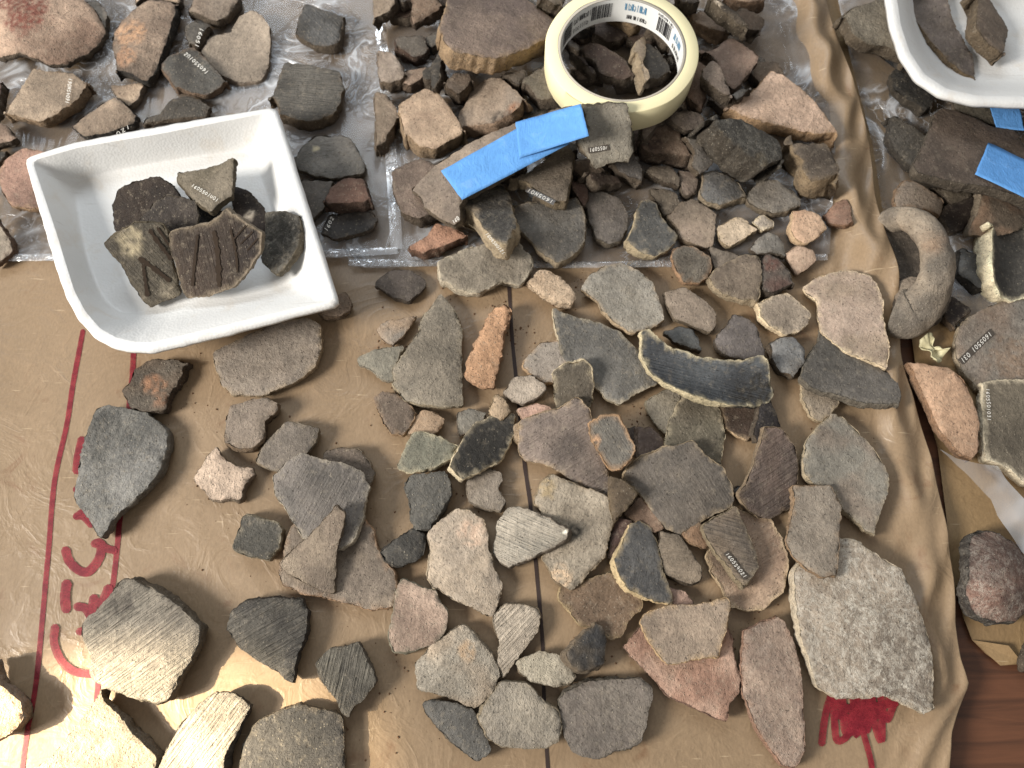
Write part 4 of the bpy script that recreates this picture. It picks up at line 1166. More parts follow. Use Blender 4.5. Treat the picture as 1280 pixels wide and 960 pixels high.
S('F', "660,690 715,670 725,760 705,810 680,770", '5e4e46 54463e', 'ek', 7, 'tiny dark brown sherd beside the small purple-brown one', group=GP)
S('F', "715,675 800,675 860,740 870,800 760,860 715,840", '665650 5c4e4a', '7a6656', 7, 'small purple-brown sherd behind the big four-sided sherd', group=GP, g=.3)
S('F', "780,540 850,490 930,460 960,500 920,620 880,715 800,640 775,590", '6e685a 645e52', '7e745c', 7, 'grey-olive sherd partly under the pale-edged olive sherd', group=GP)
S('G', "500,390 700,340 740,400 730,500 660,570 600,550 550,510", '5c4636 50402e', 'b09268', 8, 'dark brown sherd with tan edge under the curved rim', group=GP)
S('G', "720,380 790,350 830,430 850,500 770,520 740,570 705,580 680,540", '4c4648 423e42', 'ek', 8, 'dark purple-grey sherd under the end of the curved rim', group=GP)
S('G', "320,325 400,330 500,380 545,520 535,620 520,700 420,720 300,720 215,640 230,520 270,420", '66604e 5e5646', 'b4a684', 7, 'olive-grey sherd with long pale edge under the curved rim', group=GP, g=.3, st=.2, sa=60)
S('Z', "799,436 801,414 812,409 826,420 842,430 880,443 930,449 953,445 962,452 968,475 972,489 965,497 940,509 900,506 862,496 832,482 810,462", '3e444c 4a525a', 'b4a880', 15,
  'dark glossy curved rim sherd, hollow like a trough, with thick cream side', cv=-9, ax=-17, g=.15, st=.66, sa=14, group=GP, tilt=(-.03, .14), z=11, worn=.3, patch=[("950,492", 17, '3c3a36', 1)])
# lower-middle cluster
S('12', "1010,150 1070,125 1145,150 1130,200 1060,250 1020,260", '74726a 6a675f', 'ek', 7, 'small grey sherd behind the black standing sherd', group=GP)
S('12', "1170,130 1200,60 1240,90 1275,140 1230,190 1180,190", '9c8668 907a5e', '8e764e', 8, 'small tan sherd behind the black standing sherd', group=GP)
S('12', "715,400 740,340 780,250 830,240 960,290 1005,320 980,390 900,430 780,450 720,430", '646658 5c5c50', 'a8a080', 12, 'greenish-grey wedge sherd with pale left side', g=.6, group=GP)
S('12', "965,430 1010,340 1060,240 1110,190 1170,170 1290,150 1288,240 1240,340 1200,400 1090,460 1020,495", '403e3a 383632', 'b4a684', 11, 'black standing sherd with long pale broken edge', g=.4, group=GP, tilt=(-.22, -.12), lift=3)
S('12', "745,520 770,460 860,450 940,440 975,490 970,570 900,680 860,730 800,730 775,680 780,600", '606260 6a6a66', '5c5a54', 11, 'blue-grey crumbly sherd below the greenish wedge', g=.95, rough=1.3, group=GP)
S('12', "1050,490 1100,440 1170,420 1220,450 1230,490 1205,520 1240,590 1225,640 1140,625 1070,590", '80766a 887c70', '7a6e5e', 9, 'grey-tan sherd with a notch in one side', g=.6, group=GP)
S('12', "625,840 700,780 790,725 840,770 850,830 820,880 720,920 660,890", '4a4a48 545350', '4e4a44', 10, 'small charcoal-black crumbly sherd', g=.9, rough=1.3, group=GP)
S('22', "45,185 150,150 245,125 320,68 385,130 400,230 430,350 480,460 490,565 440,550 300,480 180,410 60,385 35,320 40,250", '766860 6a5e58', 'a88e68', 9,
  'broad purplish-grey striped sherd with peaked top, crossing the black marker line', g=.3, st=.55, sa=-30, group=GP, cv=2)
S('F', "465,650 540,610 620,610 660,680 710,790 690,850 630,905 590,910 540,850 490,770 465,720", '62605a 585550', 'aa8050', 11, 'grey striped oval sherd with broad orange broken side', group=GP, st=.4, sa=60, patch=[("500,750", 4, 'ac7e52')], worn=.6)
S('22', "480,465 560,490 620,550 560,630 510,690 490,600", '6c5a42 62503a', '74603e', 9, 'olive-brown sherd between the coarse grey and the four-sided sherd', group=GP)
S('22', "520,670 600,690 560,760 500,870 480,870 490,780", '644640 583e38', 'ek', 8, 'dark red sliver left of the pointed slate sherd', group=GP)
S('22', "560,660 640,570 700,620 760,720 700,745 600,690", '785e4a 6e5440', '806448', 8, 'warm brown sherd under the left edge of the four-sided sherd', group=GP)
S('22', "840,760 930,690 950,740 980,800 950,825 870,790", '80603e 74563a', '8a6840', 8, 'orange-brown sherd under the lower corner of the four-sided sherd', group=GP)
S('23', "230,110 250,60 330,40 500,-20 640,110 650,160 580,220 545,300 490,315 400,250 340,250 280,170", '8a6e50 7c6248', 'a08858', 9, 'golden-brown sherd under the coarse grey slab', group=GP)
S('22', "110,600 150,500 200,455 310,510 420,540 510,595 500,690 475,790 460,870 390,930 340,990 290,1035 220,1000 150,880 190,830 190,700", '8a8070 7e7464', '8a7656', 12,
  'coarse gritty grey-tan slab just right of the black marker line', g=1, rough=1.2, group=GP, patch=[("170,520", 7, 'a08a5e'), ("310,740", 5, '3e3c38'), ("240,960", 8, 'b09472')])
S('22', "-80,780 -70,690 -20,620 30,615 150,660 290,740 285,780 200,830 100,880 0,915 -60,880 -95,840", '8a8478 7e7a70', '74685a', 11, 'light grey pointed striped sherd with a white tip', st=.8, sa=25, g=.4, group=GP, patch=[("275,745", 2.2, 'wt')])
S('23', "780,60 860,80 900,130 900,170 800,160", '8c6e60 806456', '7c6252', 7, 'pinkish chip under the notched top of the stacked tan sherd', group=GP)
S('22', "740,745 830,755 900,850 950,930 930,985 880,1000 760,960 725,820", '8a7a66 7e705e', '54442f', 9, 'smooth tan sherd with fine wiping marks beside the pointed slate sherd', st=.6, sa=8, g=.25, group=GP)
S('22', "490,890 540,790 570,720 635,685 690,720 725,800 750,930 800,1090 770,1105 650,1080 560,1030 510,950", '54565a 5e6062', 'b49c68', 10, 'pointed blue-black slate sherd with straw-coloured lower edge', g=.45, group=GP, cr=.08)
S('22', "560,450 620,380 750,330 910,290 960,360 1050,420 1090,490 1110,580 1090,610 930,690 830,755 760,720 700,650 640,550 560,480", '665e56 5e5852', 'a48e6a', 8,
  'big smooth dark grey-brown four-sided sherd with tan lower-left edge', g=.22, group=GP, cv=1.5, st=.2, sa=60)
S('G', "590,840 630,825 650,880 620,900", '5c6066 545658', 'ek', 6, 'tiny bluish chip at the corner of the big four-sided sherd', group=GP)
S('G', "750,505 860,505 930,610 948,720 940,830 912,928 812,988 712,983 642,928 600,860 640,820 690,700 710,620", '68564e 5e504a', '8a7456', 9, 'maroon-brown sherd with crossing pale scratches', g=.3, st=.6, sa=-32, group=GP)
S('H', "180,500 300,330 360,250 540,300 600,400 635,540 605,690 540,760 480,795 400,800 310,780 280,720 260,660 200,590", '7c6450 866e58', 'a48c66', 8, 'large rounded brown sherd under the small numbered striped sherd', g=.3, st=.4, sa=-30, cv=-2, group=GP, worn=.5)
o159 = S('H', "150,350 230,300 350,235 385,330 450,470 465,570 410,640 380,675 330,620 270,540 210,470 180,420", '665c52 70604e', '8a7a5a', 10, 'striped grey-brown sherd with white number on a dark band', st=.7, sa=15, g=.3, group=GP)
S('32', "320,150 370,170 450,250 520,330 580,430 598,480 570,600 540,690 525,765 470,740 360,640 300,540 200,500 165,460 155,400 165,320 220,240", '74726a 7a6e62', 'a09070', 9,
  'large grey leaf-shaped sherd near the paper ridge', g=.35, group=GP, cr=.06, cv=2)
S('Z', "986,714 1000,700 1045,672 1075,680 1100,700 1125,710 1143,750 1160,800 1165,850 1164,885 1150,893 1125,880 1100,868 1080,872 1040,872 1015,858 1008,835 995,800 990,765", '84786a 786c5f', 'a89a80', 12,
  'largest sherd, grey-brown and veined with white lime crust', cr=.9, g=.7, group=GP, cv=1.5, rough=1.2)
S('H', "650,130 760,125 865,120 920,240 905,400 900,560 890,610 800,625 710,580 650,520 605,430 640,300 655,220", '746a5e 7a7064', '94744e', 9, 'grey-brown oblong sherd overlapping the lime-crusted one', g=.5, cr=.12, group=GP)
# bottom rows
S('23', "550,350 630,260 850,300 1060,230 1090,300 1100,400 1140,510 1130,590 1080,640 1070,715 1000,700 880,640 770,590 700,510 590,400", '9a705a a07e6a', '8a6450', 9,
  'reddish-pink sherd under the stacked tan sherd', group=GP, g=.6)
S('23', "635,230 660,195 800,145 930,150 1075,110 1075,200 1030,400 960,400 860,425 770,445 720,390 660,300", '8a7866 807060', 'b4925e', 8, 'tan sherd with bumpy top edge stacked on the reddish-pink one', group=GP, g=.45)
S('Z', "945,778 970,772 980,778 992,805 1000,840 1002,880 1005,935 995,958 975,955 945,915 925,865 923,830 926,790", '8e7868 846e60', '946a50', 10, 'long pinkish-grey tongue-shaped sherd left of the lime-crusted one', group=GP, g=.5, cr=.15)
S('13', "710,50 740,20 820,60 900,80 960,190 960,230 940,290 890,340 760,375 690,375 670,300 680,230 700,150", '98806f 8c7464', '7c7a66', 10, 'pink five-sided sherd with a chipped lower edge', group=GP, g=.7)
S('12', "860,750 920,690 1000,630 1060,640 1130,680 1160,750 1155,830 1190,930 1230,1000 1220,1060 1180,1170 1100,1130 1000,1080 890,1010 860,950 880,850", '9a8a76 8e8070', '9a886c', 10,
  'large light tan sherd with peach tint and waisted sides', g=.6, cr=.15, group=GP, patch=[("1080,740", 9, 'ae9078')])
S('13', "1200,190 1240,150 1320,150 1400,160 1420,200 1400,280 1350,350 1280,430 1240,505 1215,440 1220,320 1195,230", '908677 867c6e', '84745c', 10, 'light striped drop-shaped sherd left of the black marker line', st=.8, sa=-45, group=GP)
S('13', "800,440 880,350 960,290 1040,245 1110,310 1180,400 1220,490 1180,590 1100,650 1050,640 970,600 850,575 810,560", '868074 90806c', '8a7c66', 10, 'grey gritty six-sided sherd with orange flecks', g=1, group=GP, patch=[("1060,380", 6, 'a08462')])
S('23', "15,430 130,380 210,390 260,420 290,470 310,500 290,530 220,550 90,520 40,470", '7a756a 86806f', '7a6c56', 9, 'small grey leaf-shaped sherd lying across the black marker line', g=.8, group=GP)
S('23', "240,390 310,310 400,235 450,250 465,330 460,430 400,460 310,470 260,450", '4a4c50 7a6a54', '74644e', 15, 'thick chunky sherd with blue-black stripe along its top', g=.8, group=GP)
S('13', "840,640 880,620 1000,630 1080,660 1130,770 1175,850 1170,880 1100,925 1020,860 920,760 850,680", '545452 5c5c5a', '5c564c', 8, 'dark grey pointed sherd beneath the six-sided gritty one', group=GP, g=.4)
S('23', "-165,710 -130,640 -60,530 60,530 100,560 150,620 220,660 240,740 220,830 140,855 0,855 -60,840 -110,815", '7e776a 746e64', '86785e', 12, 'rounded grey-tan gritty sherd at the foot of the black marker line', g=.75, group=GP, cr=.1)
S('23', "230,610 270,570 380,520 500,515 640,515 690,560 700,610 680,660 670,740 640,830 550,860 420,915 350,900 300,870 255,800 240,700", '706860 665e58', '5e5648', 12, 'broad grey-brown rounded slab right of the black marker line', g=.6, group=GP, cr=.08)
# left part of the paper
S('Z', "163,480 168,462 190,450 215,450 238,457 232,475 220,493 212,516 185,518 165,508 152,487", '5e564c 6a5a4a', '5a4836', 12, 'small dark sherd with orange crumbly core, on the red marker line', g=.9, rough=1.3, group=GP, patch=[("192,480", 8, '9a6a46'), ("200,500", 6, '8a6448')])
S('02', "490,130 540,112 640,130 740,155 800,200 860,250 862,330 830,440 760,540 680,610 590,690 570,740 530,770 490,755 440,660 390,590 370,560 400,440 430,280 470,180", '6a6c6c 5e605f', '6c6860', 12,
  'large slate-grey drop-shaped sherd lying over the red letters', g=.8, cr=.22, group=GP, cv=1.5)
S('02', "1085,320 1110,350 1130,390 1190,420 1260,430 1280,460 1240,510 1220,580 1150,585 1080,580 1030,540 970,475 1000,430 1030,370", '9a8674 8e7a6a', '7c6a56', 9, 'pale star-shaped sherd with ragged points', g=.85, rough=1.3, group=GP)
S('02', "1160,110 1260,85 1330,70 1395,110 1405,150 1345,200 1340,290 1290,330 1220,335 1130,290 1135,190", '85776a 7a6c5e', '7c6448', 13, 'thick block-like grey-tan sherd above the pale star-shaped one', group=GP, st=.3, sa=-20)
S('12', "150,190 230,205 315,230 310,290 270,350 200,450 90,440 50,410 5,380 30,320 80,270", '6a625a 605850', '847660', 9, 'dark grey-brown sherd behind the large scratched slate sherd', group=GP)
S('12', "-60,660 20,680 110,700 150,740 130,820 90,880 30,870 -40,860 -110,830 -105,780", '56554f 4c4b46', '8a8068', 12, 'small thick blackish sherd left of the stacked slate sherds', g=.7, group=GP)
S('12', "340,340 420,320 510,330 560,390 595,450 560,540 480,560 380,480", '7a6c5e 706256', '80705a', 8, 'brown sherd peeping out behind the large scratched slate sherd', group=GP)
S('12', "190,690 300,620 540,680 590,740 610,830 660,900 700,960 710,1040 690,1110 600,1130 480,1100 330,1060 230,1040 140,1000 115,940 140,860 160,760", '786a5a 6e6256', 'a47c54', 9, 'broad brown sherd with crumbly orange lower edge, bottom of the stack of three', group=GP)
S('12', "90,460 150,400 230,350 330,380 440,400 540,450 575,520 550,600 540,680 490,790 430,830 340,830 240,760 190,690 150,620 100,560", '746e6a 6a6663', '9a907c', 8,
  'large purplish-grey scratched sherd in the middle of a stack', g=.3, st=.4, sa=-65, group=GP, cr=.08)
S('12', "410,605 450,640 440,720 410,820 400,960 390,1040 330,1030 190,960 120,910 150,860 240,780 340,680", '6e6052 7c6e5c', '746450', 9, 'brown rim sherd with rounded lip along one side, lying on the scratched sherd', g=.4, group=GP, cv=-2.0, ax=-38)
S('13', "305,440 370,370 440,360 520,330 560,400 615,520 580,570 500,650 470,695 440,690 400,610 350,530 315,480", '6a675c 5c5952', '645c50', 12, 'small dark sherd with bold parallel ribs', st=1.0, sa=-80, group=GP, g=.5)
S('Z', "290,765 310,752 345,748 380,750 390,765 388,790 378,815 370,852 360,850 350,838 322,825 300,808 285,785", '504e4a 5a5750', '4a443c', 13, 'dark combed fan-shaped sherd beside the sunlit patch', st=1.0, sa=-30, g=.4, group=GP)
S('03', "610,30 690,15 780,60 900,120 1045,250 1035,330 1000,420 940,500 890,600 800,630 700,615 640,600 550,555 460,510 460,390 420,300 410,240 480,180 560,90", '857d70 7a7468', '6a6050', 17,
  'large thick grey combed sherd half in the sunlight', st=.9, sa=-38, g=.45, group=GP, cv=1, patch=[("620,140", 9, '5e5850')])
S('03', "525,560 560,620 640,700 690,770 780,850 825,900 800,990 700,1060 80,1060 230,930 330,820 430,690", '92866f 887d68', '6e6454', 14, 'sunlit pale cream pointed sherd with a tall peak', g=.7, group=GP, st=.2, sa=-50)
S('03', "1090,580 1200,575 1260,620 1280,640 1230,750 1160,880 1140,1000 1100,1060 740,1060 830,900 900,760 1000,640", '8c8374 827a6c', '544c42', 15, 'sunlit cream combed sherd with fine slanting lines', st=.9, sa=-55, g=.4, group=GP)
S('Z', "303,935 320,905 352,888 378,880 410,885 430,893 433,930 434,985 298,985", '4c4946 444240', '6e604a', 11, 'dark grey square-shouldered sherd next to the sunlit combed one', g=.4, group=GP, st=.3, sa=0)
S('Z', "-14,826 2,828 10,850 25,862 40,875 44,898 30,912 10,920 -14,925", 'a08462 94785a', '8a7a6a', 18, 'sunlit orange-tan sherd at the red line, casting a dark shadow', g=.7, group=GP)

# --- beyond the paper edge
S('30', "340,130 420,50 560,10 640,60 680,200 690,330 620,320 540,290 440,280 380,240", '7c7464 706858', '6a5c48', 15, 'grey coarse boulder-like sherd beside the white tray corner', g=1, cv=3, group=GR)
S('30', "600,420 640,345 700,380 780,430 830,480 810,540 750,585 680,540 600,480", '3e3c38 363430', '4a4236', 13, 'black rough sherd beneath the white tray corner', g=.8, group=GR)
S('I', "480,80 740,90 770,150 790,250 730,260 600,200 500,160", '5a5446 4e483c', 'ek', 8, 'olive-dark sherd under the front of the white tray', group=GR)
S('30', "590,600 640,580 740,640 800,700 740,820 690,860 620,790 580,710", '54504a 5e584e', '4a443c', 12, 'dark coarse sherd left of the taped brown slab', g=.9, group=GR, st=.4, sa=-40)
S('I', "350,640 620,670 600,700 490,750 440,720", '5a5040 504636', 'ek', 8, 'olive-brown sherd under the lip of the taped brown slab', group=GR)
S('I', "450,760 640,690 640,800 560,900 480,930 410,850", '44362e 3c302a', 'ek', 8, 'nearly black sherd between the handle and the orange curved sherd', group=GR)
S('I', "640,690 760,680 960,800 920,900 780,950 700,960 560,940 610,830", '86664a 665848', '7a6c58', 9, 'orange-brown curved sherd fading to grey, under the taped slab', group=GR, cv=4, ax=-30)
S('I', "110,740 150,650 210,595 300,630 450,715 440,770 400,830 350,820 270,800 200,790 120,790", '887868 7a6c5e', '8a6a48', 11, 'grey-tan saddle-shaped sherd just above the loop handle', group=GR, cv=2, ax=70)
S('I', "220,560 310,360 370,200 440,130 520,150 640,190 760,250 870,260 910,290 950,370 1040,500 1060,790 960,770 700,680 480,650 330,610 240,590", '66564a 5c4e44', '5c5244', 12,
  'big dark brown rim slab with a blue tape strip', g=.35, group=GR, lift=3, cv=2, ax=-18)
S('I', "930,210 1000,160 1040,290 930,275", '84704e 786444', '8a7450', 10, 'small straw-brown sherd beside the dark blue tape piece', group=GR)
S('J', "420,310 460,285 530,320 535,420 560,480 500,500 450,460 405,430", '74787a 3c3a38', '44403a', 12, 'small grey sherd with black lower half between handle and cup piece', group=GR, g=.4)
S('J', "350,540 400,525 500,590 430,640 400,690 350,650", '3a2e2c 443632', '6a543c', 9, 'small black-red sherd at the foot of the loop handle', group=GR)
S('J', "530,240 560,180 620,150 800,140 830,520 650,550 600,540 540,480 520,400 530,320", '4a4844 403f3c', 'c2b794', 20, 'thick-walled hollow cup fragment with a bright cream broken wall', cv=-9, ax=80, g=.5, group=GR, worn=.75)
S('Z', "1128,455 1150,456 1185,463 1200,475 1212,500 1222,530 1220,565 1210,577 1190,572 1180,560 1165,545 1145,500", 'a88262 9a7658', '946c48', 13, 'smooth peach-coloured thick sherd by the paper edge', g=.35, cv=2, ax=60, tilt=(0, 0), z=-3, group=GR)
o201 = S('Z', "1188,430 1192,415 1210,398 1235,385 1280,367 1330,367 1330,475 1250,484 1232,480 1218,488 1200,468 1190,450", '6e6a64 7c6858', '96866a', 10, 'large round grey sherd with brown centre and white number on a black band', group=GR, cr=.15, cv=-2, patch=[("1275,450", 20, '7a6450')])
o203 = S('Z', "1219,482 1245,476 1330,474 1330,615 1270,607 1255,592 1237,582 1223,578 1218,520", '625a4c 6c6454', 'b0a68c', 13, 'square grey-brown sherd with white number down its pale edge', group=GR, g=.6, worn=.6)
S('Z', "1195,690 1200,675 1225,665 1250,668 1275,685 1285,720 1285,760 1270,775 1240,777 1205,768 1192,740", '7e5a4c 6a5048', '423c38', 13, 'domed round reddish sherd with sooty rim and white scuffs', g=.7, cr=.45, cv=9, dome=True, group=GR)
S('Z', "1272,825 1290,770 1320,775 1320,838 1275,837", '6e6c68 666360', 'ek', 9, 'grey sherd lying over the corner of the smaller paper piece', group=GR)

# ------------------------------------------------------------------ foam trays with their sherds
tray('foam_tray', "30,197 90,178 150,166 250,148 345,133 362,182 385,255 405,318 425,381 360,397 290,416 230,431 190,440 165,440 140,434 118,422 98,400 82,372 68,330 55,285 42,240",
     "90,225 150,210 230,196 300,186 322,192 338,240 352,290 362,335 350,355 300,368 230,385 170,396 145,394 125,375 108,335 96,280",
     0.012, 0.032, 'cut-down white foam tray full of dark sherds, standing on bag and paper')
TZ = dict(group=GT)
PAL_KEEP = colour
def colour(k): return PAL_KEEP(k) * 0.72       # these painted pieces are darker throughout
S('K', "60,330 85,230 160,190 330,155 430,215 465,270 440,380 330,480 240,520 110,500 75,470", '4c3a2c 443428', '4a3a2a', 7, 'dark brown sherd at the back left inside the foam tray', st=.4, sa=-20, tilt=(0, .45), z=20, **TZ)
S('K', "480,300 600,330 700,360 760,420 700,500 560,500 480,460", '30241c 2c221c', 'ek', 7, 'blackish sherd in the middle under the numbered rim piece in the foam tray', **TZ)
S('K', "770,205 860,235 945,330 975,400 985,490 900,520 780,420", '4a382c 42322a', '54402e', 8, 'dark sherd with white scab behind the striped one in the foam tray', patch=[("880,390", 4, 'b0a696')], **TZ)
S('K', "970,365 1090,360 1190,400 1215,480 1190,590 1120,700 1070,745 1010,720 950,650 970,500", '504e46 44423c', '74684e', 9, 'mottled black sherd against the side wall of the foam tray', g=.7, cr=.25, tilt=(.35, .1), z=22, **TZ)
S('K', "220,415 300,320 375,265 470,275 560,300 585,380 570,470 430,560 300,560 220,480", '504640 484038', '7a7060', 7, 'grey-brown round-topped sherd behind the two striped ones in the foam tray', tilt=(0, .5), z=25, **TZ)
o208 = S('K', "430,105 560,100 680,70 770,35 795,60 790,160 775,270 690,340 660,380 540,285 470,200 435,160", '7c7260 70664e', '6a5c40', 9, 'light grey rim sherd with white number lying highest in the foam tray', cv=-3, ax=-30, z=30, tilt=(0.1, -.05), **TZ)
o211 = S('K', "0,550 90,490 190,430 370,435 400,480 420,650 470,850 380,890 290,930 230,880 160,770 120,690", '5a5240 504838', '7a6e54', 8, 'olive painted sherd with dark slanting stripes and pale scuff in the foam tray', st=.5, sa=45, g=.3, patch=[("160,540", 9, '9a8e6c'), ("380,840", 5, '8a806a')], tilt=(-.1, .62), z=26, **TZ)
o212 = S('K', "395,490 480,465 620,440 690,400 740,340 800,370 880,430 970,490 960,600 900,690 800,800 620,860 500,865 460,800 440,680 400,580", '4a3828 42301f', '94846c', 8, 'large dark brown striped sherd with pale notched edge in the foam tray', st=.5, sa=80, g=.3, worn=.5, tilt=(.15, .66), z=31, **TZ)
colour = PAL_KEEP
def stripes(o, tile, strokes, w):
    r = ribbon('painted_stripe', t4(tile, *strokes), w, lambda uv: sh_surface(o.name, uv, 0.0006), M_PAINT, o, 24, .9)
    r.location = -o.location
stripes(o211, 'K', [("275,470 330,550 400,640", 1.2), ("320,455 390,560", .8), ("215,640 300,700 390,770", 1.3), ("235,680 245,760 260,860", 1.1)], 4.0)
stripes(o212, 'K', [("560,500 545,640 530,800", .9), ("660,480 680,600 690,800", 1.6), ("760,470 790,600 800,720", .9), ("850,440 780,520", .5), ("890,480 820,550", .5), ("920,520 860,590", .5)], 3.6)
tray('foam_tray', "1104,-60 1108,0 1114,36 1126,70 1146,100 1176,120 1218,130 1330,134 1430,134 1430,-90",
     "1142,-50 1146,20 1158,56 1180,82 1210,94 1260,98 1380,98 1380,-60", 0.010, 0.036,
     'white foam tray with rounded corner holding two brown sherds', 0.007)
S('30', "650,-60 880,-60 930,80 990,180 1040,260 1045,340 1035,410 960,390 870,310 800,230 720,110", '6a605c 605650', '76603f', 12, 'large curved grey sherd with brown cut edge in the white tray', cv=-4, ax=-55, g=.25)
S('30', "990,50 1010,-20 1090,-20 1150,80 1195,150 1165,290 1100,315 1040,270 980,200 985,120", '6a5a4c 625246', '6e5c42', 15, 'thick brown sherd with slanting broken side in the white tray', cv=1)

# ------------------------------------------------------------------ loop handle on its bit of vessel wall
def handle():
    root = bpy.data.objects.new('jug_fragment', None)
    scene.collection.objects.link(root)
    C = pix('J', "34,190 70,158 120,138 190,138 262,185 318,280 330,380 308,470 262,550 205,598 160,612 122,606")
    zc = np.array([-5, 1, 10, 19, 23, 25, 24, 20, 15, 10, 8, 6]) / 1000.0 - 0.002
    P = np.array([at_z([c_], z_)[0] for c_, z_ in zip(C, zc)])
    P = spline(P, 60)
    v, f, cols, edg = [], [], [], []
    M = 26
    for i, p in enumerate(P):
        tt = P[min(i + 1, 59)] - P[max(i - 1, 0)]; tt /= np.linalg.norm(tt)
        side = np.cross(tt, [0, 0, 1]); side /= np.linalg.norm(side); up = np.cross(side, tt)
        u = i / 59
        w = 0.0076 + 0.0026 * sstep(.3, .6, u) + 0.0060 * sstep(.62, .95, u)
        h = 0.0078 + 0.004 * sstep(.6, 1, u)
        for k in range(M):
            a = 2 * math.pi * k / M
            q = p + side * math.cos(a) * w + up * math.sin(a) * h
            q = q + (0.0022 * fbm(q * 62, 2) + 0.0012 * fbm(q * 190, 2)) * (side * math.cos(a) + up * math.sin(a))
            v.append(q); edg.append(0.1)
            m = float(sstep(-.2, .25, fbm(q * 40, 3)))
            m2 = float(sstep(0.0, .3, fbm(q * 30 + np.array([5, 2, 1]), 3)))
            cc = colour('8a7c6a') * (1 - m) + colour('6a6258') * m
            cols.append(cc * (1 - m2 * .7) + colour('8a6848') * m2 * .7)
    for i in range(59):
        for k in range(M):
            j = (k + 1) % M
            f.append((i * M + k, i * M + j, (i + 1) * M + j, (i + 1) * M + k))
    f.append(tuple(range(M))[::-1]); f.append(tuple(59 * M + k for k in range(M)))
    o = link_mesh('handle_loop', v, f, M_CLAY, root)
    n = len(v)
    attr(o.data, 'clay', 'FLOAT_COLOR', np.hstack([np.array(cols), np.ones((n, 1))]))
    attr(o.data, 'edge', 'FLOAT', edg)
    attr(o.data, 'finish', 'FLOAT_VECTOR', np.tile([.85, 0, .12], (n, 1)))
    attr(o.data, 'grain', 'FLOAT_VECTOR', np.array(v))
    rt = S('J', "70,470 180,440 300,460 395,430 385,540 330,635 240,682 120,672 70,620", '7a6c5c 6a5e52', '5e5246', 16, '', cv=4, ax=60, g=.7, name='handle_root', z=-3)
    wl = S('J', "10,190 90,160 150,190 240,250 262,380 240,460 200,560 160,655 60,655 20,560 10,400", '564c42 4a423a', 'ek', 13, '', cv=-2, ax=90, g=.4, name='vessel_wall', z=-3)
    for q in (wl, rt):
        for k in ('label', 'category'):
            if k in q.keys(): del q[k]
        q.parent = root
    tag(root, 'grey-brown loop handle on a scrap of pot wall, by the paper edge', 'potsherd', GR)
handle()

